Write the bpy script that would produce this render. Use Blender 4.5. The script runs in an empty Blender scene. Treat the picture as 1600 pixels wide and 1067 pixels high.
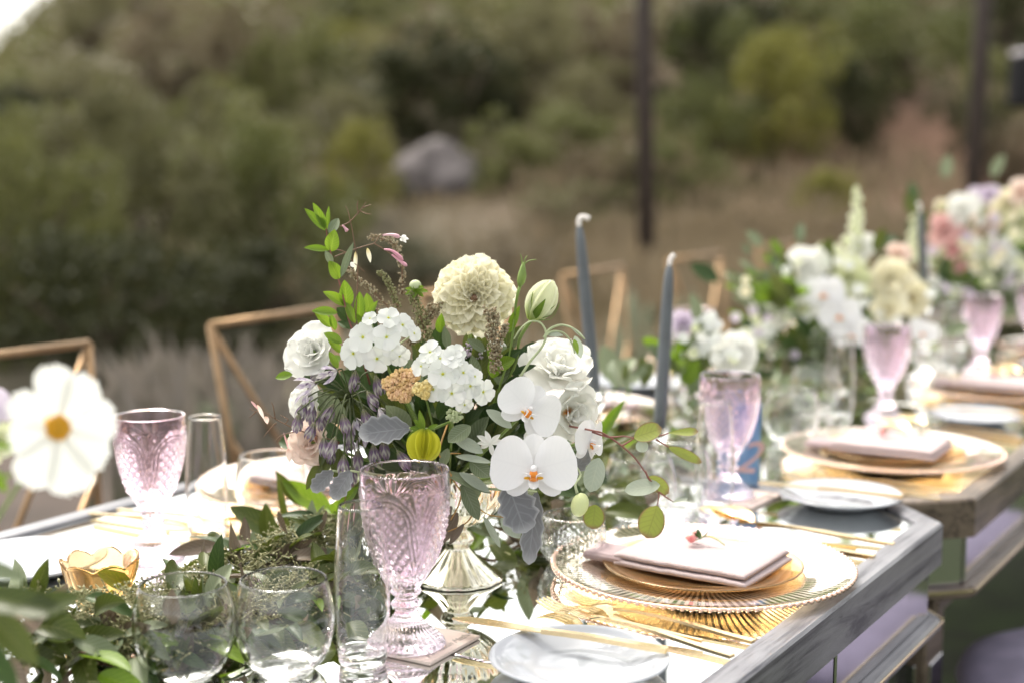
import bpy, math, random
import numpy as np
from mathutils import Vector, Matrix, Euler, noise
random.seed(7); np.random.seed(7)
R = math.radians
S = bpy.context.scene
COL = S.collection
# ------------------------------------------------------------------ camera
FPX, PITCH, CZ, Z0 = 2222.0, R(7.4), 1.20, 0.76
cam = bpy.data.cameras.new('camera'); camo = bpy.data.objects.new('camera', cam); COL.objects.link(camo)
camo.location = (0, 0, CZ); camo.rotation_euler = (R(90) - PITCH, 0, 0)
cam.lens = 50; cam.sensor_width = 36; cam.clip_start = .05; cam.clip_end = 900
cam.dof.use_dof = True; cam.dof.focus_distance = 1.36; cam.dof.aperture_fstop = 2.6
cam.dof.aperture_blades = 0
S.camera = camo
# ------------------------------------------------------------------ light
SUN_EL, SUN_AZ = R(60), R(-32)         # sun ahead and to the left, behind the trees (azimuth from +Y to +X)
wd = bpy.data.worlds.new('World'); S.world = wd; wd.use_nodes = True
wn = wd.node_tree; bg = wn.nodes['Background']
sky = wn.nodes.new('ShaderNodeTexSky'); sky.sky_type = 'NISHITA'; sky.sun_disc = False
sky.sun_elevation = SUN_EL; sky.sun_rotation = SUN_AZ
sky.air_density = 1.0; sky.dust_density = 4.0; sky.ozone_density = 1.0
hs = wn.nodes.new('ShaderNodeHueSaturation'); hs.inputs['Saturation'].default_value = .22
wn.links.new(sky.outputs[0], hs.inputs['Color']); tn_ = wn.nodes.new('ShaderNodeMix'); tn_.data_type = 'RGBA'; tn_.blend_type = 'MULTIPLY'; tn_.inputs['Factor'].default_value = 1; tn_.inputs['B'].default_value = (1.0, .965, .885, 1)
wn.links.new(hs.outputs[0], tn_.inputs['A']); wn.links.new(tn_.outputs['Result'], bg.inputs[0])
bg.inputs[1].default_value = .15
sl = bpy.data.lights.new('sun', 'SUN'); sl.energy = .9; sl.angle = R(16); sl.color = (1, .94, .84)
so = bpy.data.objects.new('sun', sl); COL.objects.link(so)
sd = Vector((math.sin(SUN_AZ) * math.cos(SUN_EL), math.cos(SUN_AZ) * math.cos(SUN_EL), math.sin(SUN_EL)))
so.rotation_euler = sd.to_track_quat('Z', 'Y').to_euler(); so.location = sd * 50
vs = S.view_settings; vs.view_transform = 'Standard'; vs.look = 'None'; vs.gamma = 1
vs.use_curve_mapping = False; vs.exposure = 1.62
cy = S.cycles; cy.use_denoising = True; cy.max_bounces = 18; cy.transmission_bounces = 16; cy.glossy_bounces = 8
cy.diffuse_bounces = 3; cy.transparent_max_bounces = 16; cy.caustics_reflective = True; cy.caustics_refractive = True
cy.blur_glossy = .3; cy.sample_clamp_indirect = 8; cy.sample_clamp_direct = 0
try: cy.denoiser = 'OPENIMAGEDENOISE'; cy.denoising_prefilter = 'ACCURATE'
except Exception: pass

# ------------------------------------------------------------------ placing helpers (metres; y runs away from the camera)
def W(px, py, Y):
    """world point seen at photo pixel px,py at forward distance Y"""
    a = (px - 800) / FPX; b = -(py - 533.5) / FPX
    d = (a, math.cos(PITCH) + b * math.sin(PITCH), -math.sin(PITCH) + b * math.cos(PITCH))
    k = Y / d[1]
    return Vector((d[0] * k, Y, CZ + d[2] * k))
def P(px, py, h=0):
    """world point on the plane h above the table top"""
    a = (px - 800) / FPX; b = -(py - 533.5) / FPX
    d = (a, math.cos(PITCH) + b * math.sin(PITCH), -math.sin(PITCH) + b * math.cos(PITCH))
    k = (Z0 + h - CZ) / d[2]
    return Vector((d[0] * k, d[1] * k, Z0 + h))
TA = P(1470, 824); TU = Vector((.53, .848, 0)); TN = Vector((-.848, .53, 0))
TANG = math.atan2(TU.y, TU.x)          # long axis of the tables
def T(s, t, h=0):
    v = TA + TU * s + TN * t; v.z = Z0 + h; return v
def V(*a): return Vector(a)
def frame(o, x, z, sc=1.0):
    """matrix: local X along x, local Z near z"""
    x = Vector(x).normalized(); z = Vector(z); z = (z - x * z.dot(x))
    if z.length < 1e-5: z = x.orthogonal()
    z.normalize(); y = z.cross(x)
    sc = sc if hasattr(sc, '__len__') else (sc, sc, sc)
    m = Matrix(((x.x * sc[0], y.x * sc[1], z.x * sc[2], o[0]), (x.y * sc[0], y.y * sc[1], z.y * sc[2], o[1]),
                (x.z * sc[0], y.z * sc[1], z.z * sc[2], o[2]), (0, 0, 0, 1)))
    return m
rnd = random.uniform

# ------------------------------------------------------------------ geometry: (verts, faces, uvs per vertex)
def grid_faces(nu, nv, off=0, wrap=False):
    f = []
    for i in range(nu - 1):
        for j in range(nv if wrap else nv - 1):
            j2 = (j + 1) % nv
            f.append((off + i * nv + j, off + (i + 1) * nv + j, off + (i + 1) * nv + j2, off + i * nv + j2))
    return f
def lathe(prof, seg=48, disp=None):
    """prof: list of (r,z) along the surface; closed at r=0 ends"""
    v = []; uv = []
    for i, (r, z) in enumerate(prof):
        for j in range(seg):
            a = 2 * math.pi * j / seg
            rr = r + (disp(i, r, z, a) if disp else 0)
            v.append((rr * math.cos(a), rr * math.sin(a), z)); uv.append((j / seg, i / len(prof)))
    f = grid_faces(len(prof), seg, wrap=True)
    f = [q[::-1] for q in f]
    if prof[0][0] < 1e-6 or True:
        f.append(tuple(range(seg))[::-1]) if prof[0][0] > 1e-6 and False else None
    f = [q for q in f if q]
    return v, f, uv
def tube(pts, rad, seg=6, cap=True):
    pts = [Vector(p) for p in pts]; n = len(pts)
    if not hasattr(rad, '__len__'): rad = [rad] * n
    v = []; uv = []; up = None
    for i, p in enumerate(pts):
        d = (pts[min(i + 1, n - 1)] - pts[max(i - 1, 0)]).normalized()
        a = d.orthogonal() if up is None else (up - d * up.dot(d))
        if a.length < 1e-6: a = d.orthogonal()
        a.normalize(); up = a; b = d.cross(a)
        for j in range(seg):
            t = 2 * math.pi * j / seg
            v.append(tuple(p + (a * math.cos(t) + b * math.sin(t)) * rad[i])); uv.append((i / (n - 1), j / seg))
    f = grid_faces(n, seg, wrap=True)
    if cap: f += [tuple(range(seg)), tuple(range((n - 1) * seg, n * seg))[::-1]]
    return v, f, uv
def smooth_path(pts, k=4):
    pts = [Vector(p) for p in pts]; out = []
    for i in range(len(pts) - 1):
        p0 = pts[max(i - 1, 0)]; p1 = pts[i]; p2 = pts[i + 1]; p3 = pts[min(i + 2, len(pts) - 1)]
        for j in range(k):
            t = j / k
            out.append(.5 * ((2 * p1) + (-p0 + p2) * t + (2 * p0 - 5 * p1 + 4 * p2 - p3) * t * t + (-p0 + 3 * p1 - 3 * p2 + p3) * t ** 3))
    out.append(pts[-1]); return out
def box(cx, cy, cz, sx, sy, sz, bev=0):
    """axis box centred; with bev>0 a chamfered box"""
    x, y, z = sx / 2, sy / 2, sz / 2
    if not bev:
        v = [(cx + a * x, cy + b * y, cz + c * z) for a in (-1, 1) for b in (-1, 1) for c in (-1, 1)]
        f = [(0, 1, 3, 2), (4, 6, 7, 5), (0, 4, 5, 1), (2, 3, 7, 6), (0, 2, 6, 4), (1, 5, 7, 3)]
        return v, f, [(p[0], p[1]) for p in v]
    b = bev; prof = [(-x + b, -z), (x - b, -z), (x, -z + b), (x, z - b), (x - b, z), (-x + b, z), (-x, z - b), (-x, -z + b)]
    v = []
    for (yy, inset) in ((-y, b), (-y + b, 0), (y - b, 0), (y, b)):
        kx = (x - inset) / x; kz = (z - inset) / z
        v += [(cx + p[0] * kx, cy + yy, cz + p[1] * kz) for p in prof]
    f = grid_faces(4, 8, wrap=True)
    f += [tuple(range(8)), tuple(range(24, 32))[::-1]]
    return v, f, [(p[0], p[1]) for p in v]
def ball(r=1, nu=8, nv=10, sq=(1, 1, 1), jit=0):
    v = []; uv = []
    for i in range(nu + 1):
        a = math.pi * i / nu
        for j in range(nv):
            b = 2 * math.pi * j / nv; rr = r * (1 + rnd(-jit, jit))
            v.append((rr * sq[0] * math.sin(a) * math.cos(b), rr * sq[1] * math.sin(a) * math.sin(b), rr * sq[2] * math.cos(a))); uv.append((j / nv, i / nu))
    return v, [q[::-1] for q in grid_faces(nu + 1, nv, wrap=True)][::1], uv
def petal(L=1, Wd=.6, wp=.6, b=.5, base=.12, cup=.3, bend=.5, bend0=0, ruf=0, rn=3, nu=9, nv=7, lobes=0, lobn=5, fold=0, ph=0, twist=0, blunt=0):
    """thin petal or leaf growing along +X, face +Z"""
    a = math.log(.5) / math.log(wp); v = []; uv = []; x = z = 0; th = bend0
    for i in range(nu):
        u = i / (nu - 1)
        if i:
            th = bend0 + bend * u; x += L / (nu - 1) * math.cos(th); z += L / (nu - 1) * math.sin(th)
        uu = u * (1 - blunt)
        w = Wd / 2 * max(math.sin(math.pi * min(.9999, uu ** a)) ** b if uu > 0 else 0, base * (1 - u))
        if i == nu - 1: w = Wd / 2 * (.05 if not blunt else math.sin(math.pi * uu ** a) ** b * .7)
        if lobes: w *= 1 + lobes * math.cos(2 * math.pi * lobn * u)
        for j in range(nv):
            q = 2 * j / (nv - 1) - 1
            dz = cup * w * (q * q) - fold * w * (1 - abs(q)) + (ruf * L * abs(q) ** 1.5 * u * math.sin(rn * 2 * math.pi * u + ph + (2.1 if q > 0 else 0)))
            dz += ruf * .8 * L * u ** 3 * math.sin(q * rn * 2.6 + ph * 1.7)
            tw = twist * u
            yy = w * q * math.cos(tw) ; zz = dz + w * q * math.sin(tw)
            xx = x - math.sin(th) * zz + (L * .04 * math.sin(q * 9 + ph) * u ** 4 if ruf else 0); zz2 = z + math.cos(th) * zz
            v.append((xx, yy, zz2)); uv.append((u, j / (nv - 1)))
    return v, grid_faces(nu, nv), uv
def join(*gs):
    v = []; f = []; uv = []
    for g in gs:
        o = len(v); v += list(g[0]); uv += list(g[2]); f += [tuple(k + o for k in q) for q in g[1]]
    return v, f, uv
def xf(g, m):
    return [tuple(m @ Vector(p)) for p in g[0]], g[1], g[2]

def me(name, g, mat, smooth=True):
    m = bpy.data.meshes.new(name); m.from_pydata([tuple(p) for p in g[0]], [], g[1])
    if smooth: m.polygons.foreach_set('use_smooth', [True] * len(m.polygons))
    if g[2]:
        uvl = m.uv_layers.new(name='uv'); li = np.zeros(len(m.loops), dtype=np.int32); m.loops.foreach_get('vertex_index', li)
        uvl.data.foreach_set('uv', np.array(g[2], dtype=np.float32)[li].ravel())
    if mat: m.materials.append(mat)
    m.update(); return m
def ob(name, data, parent=None, M=None, **k):
    o = bpy.data.objects.new(name, data); COL.objects.link(o)
    if parent: o.parent = parent
    if M is not None: o.matrix_basis = M if isinstance(M, Matrix) else Matrix.Translation(M)
    for a, b in k.items(): o[a] = b
    return o
def thing(name, label, cat, M=None, group=None, data=None):
    o = ob(name, data, None, M); o['label'] = label; o['category'] = cat
    if group: o['group'] = group
    return o
def inv(o): return o.matrix_basis.inverted()
def copy_tree(o, parent=None):
    c = o.copy(); COL.objects.link(c)
    if parent is not None: c.parent = parent
    for ch in KIDS.get(o.name, []) or [x for x in o.children]: copy_tree(ch, c)
    return c
KIDS = {}

# ------------------------------------------------------------------ materials
def newmat(n):
    m = bpy.data.materials.new(n); m.use_nodes = True; nt = m.node_tree
    return m, nt, nt.nodes['Principled BSDF'], nt.nodes['Material Output']
def nd(nt, t, **k):
    n = nt.nodes.new(t)
    for a, b in k.items(): setattr(n, a, b)
    return n
def rgb(c): return (c[0], c[1], c[2], 1)
def simple(n, c, rough=.5, metal=0, noise_amt=.15, nscale=40, bump=0, spec=.5, bscale=None, c2=None, stretch=None):
    m, nt, b, o = newmat(n); L = nt.links
    tc = nd(nt, 'ShaderNodeTexCoord'); ns = nd(nt, 'ShaderNodeTexNoise'); ns.inputs['Scale'].default_value = nscale; ns.inputs['Detail'].default_value = 6
    src = tc.outputs['Object']
    if stretch:
        mp = nd(nt, 'ShaderNodeMapping'); mp.inputs['Scale'].default_value = stretch; L.new(src, mp.inputs[0]); src = mp.outputs[0]
    L.new(src, ns.inputs['Vector'])
    mx = nd(nt, 'ShaderNodeMix', data_type='RGBA'); mx.inputs['A'].default_value = rgb([x * (1 - noise_amt) for x in c]) if not c2 else rgb(c2)
    mx.inputs['B'].default_value = rgb([min(1, x * (1 + noise_amt)) for x in c]) if not c2 else rgb(c)
    rp = nd(nt, 'ShaderNodeMapRange'); rp.inputs[1].default_value = .35; rp.inputs[2].default_value = .65; L.new(ns.outputs['Fac'], rp.inputs[0])
    L.new(rp.outputs[0], mx.inputs['Factor']); L.new(mx.outputs['Result'], b.inputs['Base Color'])
    b.inputs['Roughness'].default_value = rough; b.inputs['Metallic'].default_value = metal; b.inputs['Specular IOR Level'].default_value = spec
    if bump:
        n2 = nd(nt, 'ShaderNodeTexNoise'); n2.inputs['Scale'].default_value = bscale or nscale * 3; n2.inputs['Detail'].default_value = 5; L.new(src, n2.inputs['Vector'])
        bp = nd(nt, 'ShaderNodeBump'); bp.inputs['Strength'].default_value = bump; bp.inputs['Distance'].default_value = .002
        L.new(n2.outputs['Fac'], bp.inputs['Height']); L.new(bp.outputs[0], b.inputs['Normal'])
    return m
def leafy(n, c, c2, vein=None, trans=.35, rough=.45, veins=9, vstr=.35, spec=.35, tint=None, bump=.3, basec=None, basew=.25, edge=None, mott=.5):
    """petal / leaf: uv.x along, uv.y across. c..c2 vary per object; vein colour on midrib + side veins; basec colours the base"""
    m, nt, b, o = newmat(n); L = nt.links
    uv = nd(nt, 'ShaderNodeUVMap'); sp = nd(nt, 'ShaderNodeSeparateXYZ'); L.new(uv.outputs[0], sp.inputs[0])
    oi = nd(nt, 'ShaderNodeObjectInfo')
    tc = nd(nt, 'ShaderNodeTexCoord'); ns = nd(nt, 'ShaderNodeTexNoise'); ns.inputs['Scale'].default_value = 60; ns.inputs['Detail'].default_value = 4
    L.new(tc.outputs['Object'], ns.inputs['Vector'])
    ad = nd(nt, 'ShaderNodeMath', operation='MULTIPLY_ADD'); ad.inputs[1].default_value = mott; L.new(ns.outputs['Fac'], ad.inputs[0])
    m2 = nd(nt, 'ShaderNodeMath', operation='MULTIPLY_ADD'); m2.inputs[1].default_value = .9; m2.inputs[2].default_value = -.25; L.new(oi.outputs['Random'], m2.inputs[0]); L.new(m2.outputs[0], ad.inputs[2])
    mx = nd(nt, 'ShaderNodeMix', data_type='RGBA'); mx.inputs['A'].default_value = rgb(c); mx.inputs['B'].default_value = rgb(c2); L.new(ad.outputs[0], mx.inputs['Factor'])
    col = mx.outputs['Result']; hgt = None
    def math_(op, a, b_=None, c_=None):
        x = nd(nt, 'ShaderNodeMath', operation=op)
        for i, q in enumerate((a, b_, c_)):
            if q is None: continue
            if isinstance(q, (int, float)): x.inputs[i].default_value = q
            else: L.new(q, x.inputs[i])
        return x.outputs[0]
    av = math_('ABSOLUTE', math_('SUBTRACT', sp.outputs['Y'], .5))
    if vein:
        mid = math_('SUBTRACT', 1, math_('MINIMUM', math_('MULTIPLY', av, 28), 1))
        ang = math_('SUBTRACT', math_('MULTIPLY', sp.outputs['X'], veins), math_('MULTIPLY', av, veins * .55))
        sv = math_('POWER', math_('ABSOLUTE', math_('SINE', math_('MULTIPLY', ang, 3.1416))), 14)
        vm = math_('MULTIPLY', math_('MAXIMUM', mid, math_('MULTIPLY', sv, .55)), vstr * 1.6)
        vm = math_('MINIMUM', vm, 1)
        k = nd(nt, 'ShaderNodeMix', data_type='RGBA'); L.new(vm, k.inputs['Factor']); L.new(col, k.inputs['A']); k.inputs['B'].default_value = rgb(vein); col = k.outputs['Result']; hgt = vm
    if basec:
        k = nd(nt, 'ShaderNodeMix', data_type='RGBA')
        mr = nd(nt, 'ShaderNodeMapRange'); mr.inputs[1].default_value = 0; mr.inputs[2].default_value = basew; mr.inputs[3].default_value = 1; mr.inputs[4].default_value = 0
        L.new(sp.outputs['X'], mr.inputs[0]); L.new(mr.outputs[0], k.inputs['Factor']); L.new(col, k.inputs['A']); k.inputs['B'].default_value = rgb(basec); col = k.outputs['Result']
    if edge:
        k = nd(nt, 'ShaderNodeMix', data_type='RGBA')
        e1 = math_('MAXIMUM', math_('MULTIPLY', av, 2), sp.outputs['X'])
        mr = nd(nt, 'ShaderNodeMapRange'); mr.inputs[1].default_value = .8; mr.inputs[2].default_value = 1.0
        L.new(e1, mr.inputs[0]); L.new(mr.outputs[0], k.inputs['Factor']); L.new(col, k.inputs['A']); k.inputs['B'].default_value = rgb(edge); col = k.outputs['Result']
    L.new(col, b.inputs['Base Color']); b.inputs['Roughness'].default_value = rough; b.inputs['Specular IOR Level'].default_value = spec
    bp = nd(nt, 'ShaderNodeBump'); bp.inputs['Strength'].default_value = bump; bp.inputs['Distance'].default_value = .0006
    L.new(hgt if hgt else ns.outputs['Fac'], bp.inputs['Height']); L.new(bp.outputs[0], b.inputs['Normal'])
    tr = nd(nt, 'ShaderNodeBsdfTranslucent')
    tk = nd(nt, 'ShaderNodeMix', data_type='RGBA', blend_type='MULTIPLY'); tk.inputs['Factor'].default_value = 1; L.new(col, tk.inputs['A']); tk.inputs['B'].default_value = rgb(tint or (1, 1, 1))
    L.new(tk.outputs['Result'], tr.inputs[0])
    ms = nd(nt, 'ShaderNodeMixShader'); ms.inputs[0].default_value = trans; L.new(b.outputs[0], ms.inputs[1]); L.new(tr.outputs[0], ms.inputs[2]); L.new(ms.outputs[0], o.inputs[0])
    return m
def glass(n, c=(1, 1, 1), ior=1.45, rough=0):
    m, nt, b, o = newmat(n)
    b.inputs['Base Color'].default_value = rgb(c); b.inputs['Transmission Weight'].default_value = 1
    b.inputs['IOR'].default_value = ior; b.inputs['Roughness'].default_value = rough
    tc = nd(nt, 'ShaderNodeTexCoord'); ns = nd(nt, 'ShaderNodeTexNoise'); ns.inputs['Scale'].default_value = 18
    bp = nd(nt, 'ShaderNodeBump'); bp.inputs['Strength'].default_value = .015; bp.inputs['Distance'].default_value = .002
    nt.links.new(tc.outputs['Object'], ns.inputs['Vector']); nt.links.new(ns.outputs['Fac'], bp.inputs['Height']); nt.links.new(bp.outputs[0], b.inputs['Normal'])
    return m
def mirror_mat(n, c, rough=.02, spots=.25):
    m, nt, b, o = newmat(n); L = nt.links
    tc = nd(nt, 'ShaderNodeTexCoord'); ns = nd(nt, 'ShaderNodeTexNoise'); ns.inputs['Scale'].default_value = 9; ns.inputs['Detail'].default_value = 9; ns.inputs['Roughness'].default_value = .7
    L.new(tc.outputs['Object'], ns.inputs['Vector'])
    mr = nd(nt, 'ShaderNodeMapRange'); mr.inputs[1].default_value = .5; mr.inputs[2].default_value = .75; mr.inputs[3].default_value = rough; mr.inputs[4].default_value = rough + spots * .25
    L.new(ns.outputs['Fac'], mr.inputs[0]); L.new(mr.outputs[0], b.inputs['Roughness'])
    mx = nd(nt, 'ShaderNodeMix', data_type='RGBA'); mx.inputs['A'].default_value = rgb(c); mx.inputs['B'].default_value = rgb([x * (1 - spots) for x in c])
    m3 = nd(nt, 'ShaderNodeMapRange'); m3.inputs[1].default_value = .5; m3.inputs[2].default_value = .8; L.new(ns.outputs['Fac'], m3.inputs[0]); L.new(m3.outputs[0], mx.inputs['Factor'])
    L.new(mx.outputs['Result'], b.inputs['Base Color']); b.inputs['Metallic'].default_value = 1
    return m
def wood_mat(n, c, c2, stretch=(3, 40, 40), metal=.35, rough=.38):
    m, nt, b, o = newmat(n); L = nt.links
    tc = nd(nt, 'ShaderNodeTexCoord'); mp = nd(nt, 'ShaderNodeMapping'); mp.inputs['Scale'].default_value = stretch; L.new(tc.outputs['Object'], mp.inputs[0])
    ns = nd(nt, 'ShaderNodeTexNoise'); ns.inputs['Scale'].default_value = 1.6; ns.inputs['Detail'].default_value = 10; ns.inputs['Roughness'].default_value = .72; ns.inputs['Distortion'].default_value = 1.4; L.new(mp.outputs[0], ns.inputs['Vector'])
    n2 = nd(nt, 'ShaderNodeTexNoise'); n2.inputs['Scale'].default_value = 9; n2.inputs['Detail'].default_value = 4; L.new(tc.outputs['Object'], n2.inputs['Vector'])
    cr = nd(nt, 'ShaderNodeValToRGB'); cr.color_ramp.elements[0].position = .38; cr.color_ramp.elements[0].color = rgb(c2); cr.color_ramp.elements[1].position = .62; cr.color_ramp.elements[1].color = rgb(c)
    e = cr.color_ramp.elements.new(.5); e.color = rgb([(a * .7 + q * .3) for a, q in zip(c, c2)])
    ad = nd(nt, 'ShaderNodeMath', operation='MULTIPLY_ADD'); ad.inputs[1].default_value = .35; L.new(n2.outputs['Fac'], ad.inputs[0]); 
    sb = nd(nt, 'ShaderNodeMath', operation='SUBTRACT'); sb.inputs[1].default_value = .17; L.new(ns.outputs['Fac'], sb.inputs[0]); L.new(sb.outputs[0], ad.inputs[2])
    L.new(ad.outputs[0], cr.inputs[0]); L.new(cr.outputs[0], b.inputs['Base Color'])
    b.inputs['Metallic'].default_value = metal; b.inputs['Roughness'].default_value = rough
    bp = nd(nt, 'ShaderNodeBump'); bp.inputs['Strength'].default_value = .7; bp.inputs['Distance'].default_value = .0012; L.new(ns.outputs['Fac'], bp.inputs['Height']); L.new(bp.outputs[0], b.inputs['Normal'])
    return m

M_ = {}
M_['white'] = leafy('white_petal', (.87, .87, .84), (.84, .84, .79), trans=.40, rough=.6, bump=.08, spec=.2, mott=.3)
M_['whiteheart'] = leafy('white_petal_orange_base', (.84, .84, .80), (.80, .81, .74), trans=.40, rough=.6, bump=.08, spec=.2, mott=.3, basec=(.86, .50, .08), basew=.42)
M_['orchid'] = leafy('orchid_petal', (.84, .84, .85), (.80, .80, .82), trans=.30, rough=.45, bump=.1, spec=.3, vein=(.66, .66, .70), veins=8, vstr=.09, mott=.2)
M_['floret'] = leafy('floret_petal', (.80, .81, .80), (.74, .77, .72), trans=.34, rough=.6, basec=(.66, .74, .42), basew=.17, bump=.1, spec=.2, mott=.25)
M_['cream'] = leafy('cream_petal', (.93, .90, .75), (.91, .87, .66), trans=.32, rough=.6, basec=(.72, .58, .22), basew=.5, bump=.1, spec=.2, vein=(.70, .62, .36), veins=1, vstr=.2)
M_['greencream'] = leafy('ivory_petal', (.82, .83, .64), (.74, .78, .50), trans=.32, rough=.6, basec=(.35, .45, .08), basew=.4)
M_['yellowbud'] = leafy('yellow_petal', (.74, .72, .07), (.62, .62, .05), trans=.35, rough=.4, basec=(.35, .42, .05), basew=.25, vein=(.55, .56, .04), veins=1, vstr=.2)
M_['peach'] = leafy('peach_petal', (.84, .66, .58), (.86, .76, .68), trans=.38, rough=.6, basec=(.82, .50, .38), basew=.4)
M_['pink'] = leafy('pink_petal', (.74, .42, .42), (.80, .56, .52), trans=.3, rough=.6)
M_['lilac'] = leafy('lilac_petal', (.68, .58, .72), (.74, .68, .76), trans=.3, rough=.6)
M_['purple'] = leafy('purple_petal', (.15, .095, .18), (.29, .21, .30), trans=.28, rough=.5, basec=(.25, .27, .12), basew=.35, vein=(.66, .68, .56), veins=1, vstr=.75, spec=.3)
M_['purplewhite'] = leafy('mauve_petal', (.62, .58, .66), (.70, .68, .64), trans=.3, rough=.5, vein=(.22, .12, .32), veins=1, vstr=.6)
M_['leafbright'] = leafy('bright_leaf', (.12, .22, .018), (.20, .31, .035), vein=(.36, .44, .10), trans=.45, rough=.35, tint=(1, 1, .6), veins=8)
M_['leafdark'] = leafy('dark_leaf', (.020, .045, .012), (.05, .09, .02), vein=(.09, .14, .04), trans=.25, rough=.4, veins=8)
M_['leafolive'] = leafy('olive_leaf', (.045, .068, .014), (.11, .135, .032), vein=(.22, .23, .10), trans=.3, rough=.36, veins=10, tint=(1, 1, .5))
M_['leafsage'] = leafy('sage_leaf', (.12, .16, .085), (.22, .26, .15), vein=(.34, .36, .27), trans=.25, rough=.5, veins=9)
M_['leafmauve'] = leafy('brownish_leaf', (.11, .08, .055), (.20, .155, .11), vein=(.30, .27, .20), trans=.22, rough=.5, veins=9)
M_['dollar'] = leafy('round_eucalyptus_leaf', (.24, .30, .06), (.30, .34, .09), vein=(.16, .15, .06), trans=.42, rough=.5, veins=6, vstr=.28, tint=(1, 1, .7), edge=(.22, .12, .09))
M_['dollarpale'] = leafy('pale_eucalyptus_leaf', (.36, .42, .34), (.42, .47, .38), vein=(.50, .54, .44), trans=.35, rough=.5, veins=7, vstr=.3)
M_['miller'] = leafy('felted_leaf', (.165, .17, .185), (.24, .245, .25), vein=(.34, .35, .37), trans=.15, rough=.95, spec=.05, veins=6, vstr=.28, bump=.6, edge=(.38, .39, .40))
M_['stemgreen'] = simple('green_stem', (.16, .24, .05), .45, nscale=60)
M_['stempale'] = simple('pale_stem', (.42, .48, .28), .6, nscale=60)
M_['stemdark'] = simple('dark_stem', (.07, .09, .03), .5, nscale=60)
M_['stemred'] = simple('red_brown_stem', (.22, .075, .06), .5, nscale=80)
M_['stembrown'] = simple('brown_stem', (.16, .09, .05), .6, nscale=80)
M_['stemorange'] = simple('orange_stem', (.40, .22, .06), .5, nscale=80)
M_['yellow'] = simple('yellow_centre', (.80, .42, .02), .6, nscale=200, bump=.6)
M_['orange'] = simple('orange_centre', (.78, .25, .02), .5, nscale=200, bump=.4)
M_['seed'] = simple('brown_seed', (.20, .13, .06), .6, nscale=300, c2=(.42, .38, .26))
M_['seedgreen'] = simple('green_seed', (.15, .16, .06), .6, nscale=300, c2=(.30, .28, .14))
M_['peachseed'] = simple('peach_seed', (.78, .50, .30), .6, nscale=100, c2=(.74, .52, .20))
M_['berry'] = simple('berry_skin', (.70, .20, .20), .25, nscale=60, c2=(.80, .48, .42))
M_['glass'] = glass('clear_glass')
M_['pinkglass'] = glass('lilac_glass', (.975, .845, .955))
M_['goldglass'] = glass('amber_glass', (1, .86, .60), rough=.04)
M_['mirror'] = mirror_mat('mirror_glass', (.80, .82, .81), .015, .14)
M_['sidemirror'] = mirror_mat('side_mirror', (.55, .54, .58), .12, .15)
M_['mercury'] = mirror_mat('mercury_glass', (.92, .88, .74), .08, .55)
M_['gold'] = simple('gold_metal', (.82, .65, .38), .22, 1, .06, 200)
M_['chairgold'] = simple('bronze_gold_metal', (.32, .215, .125), .45, 1, .12, 30)
M_['silverwood'] = wood_mat('silver_leaf_wood', (.235, .235, .255), (.065, .065, .08), stretch=(2.2, 26, 26))
M_['shadewood'] = wood_mat('silver_wood_brown_shade', (.20, .155, .12), (.05, .038, .03))  # same wood as the near table; its shading is put into this browner colour
M_['black'] = simple('dark_seam', (.012, .011, .014), .5)
M_['ceramic'] = simple('white_ceramic', (.37, .39, .43), .10, 0, .01, 5, spec=.6)
M_['linen'] = simple('blush_linen', (.44, .36, .365), .85, 0, .04, 300, bump=.7, bscale=420, spec=.15)
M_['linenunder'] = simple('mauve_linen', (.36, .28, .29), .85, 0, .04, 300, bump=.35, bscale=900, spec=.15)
M_['card'] = simple('blush_card', (.60, .50, .45), .7, 0, .02, 100, bump=.1)
M_['whitecard'] = simple('white_card', (.82, .82, .82), .7, 0, .02, 100)
M_['ink'] = simple('grey_ink', (.34, .30, .28), .6)
M_['candle'] = simple('slate_wax', (.115, .13, .145), .42, 0, .15, 25, bump=.2)
M_['wick'] = simple('white_wick', (.78, .74, .72), .8)
M_['velvet'] = simple('lavender_velvet', (.20, .18, .26), .8, 0, .15, 20)
M_['cushion'] = simple('pale_cushion', (.40, .37, .42), .8, 0, .05, 20)
M_['plastic'] = simple('black_plastic', (.012, .012, .014), .8, spec=.05)
M_['plasticgrey'] = simple('grey_plastic', (.45, .42, .46), .4)
M_['pole'] = simple('dark_wood_pole', (.055, .040, .035), .7, 0, .3, 8, stretch=(4, 4, .6))
M_['bark'] = simple('bark', (.10, .075, .055), .9, 0, .3, 12, bump=.6)
M_['rock'] = simple('pale_rock', (.27, .24, .24), .95, 0, .25, 1.6, bump=1, bscale=4, c2=(.07, .06, .06))

def water_mat():
    m, nt, b, o = newmat('water'); b.inputs['Transmission Weight'].default_value = 1; b.inputs['IOR'].default_value = 1.33; b.inputs['Roughness'].default_value = 0
    return m
def wm(o):
    m = o.matrix_basis.copy(); p = o.parent
    while p: m = p.matrix_basis @ m; p = p.parent
    return m
def sub(name, data, parent, Mw, **k):
    """child placed by world matrix"""
    o = bpy.data.objects.new(name, data); COL.objects.link(o); o.parent = parent
    if not isinstance(Mw, Matrix): Mw = Matrix.Translation(Mw)
    o.matrix_basis = wm(parent).inverted() @ Mw
    for a, b in k.items(): o[a] = b
    return o

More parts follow.
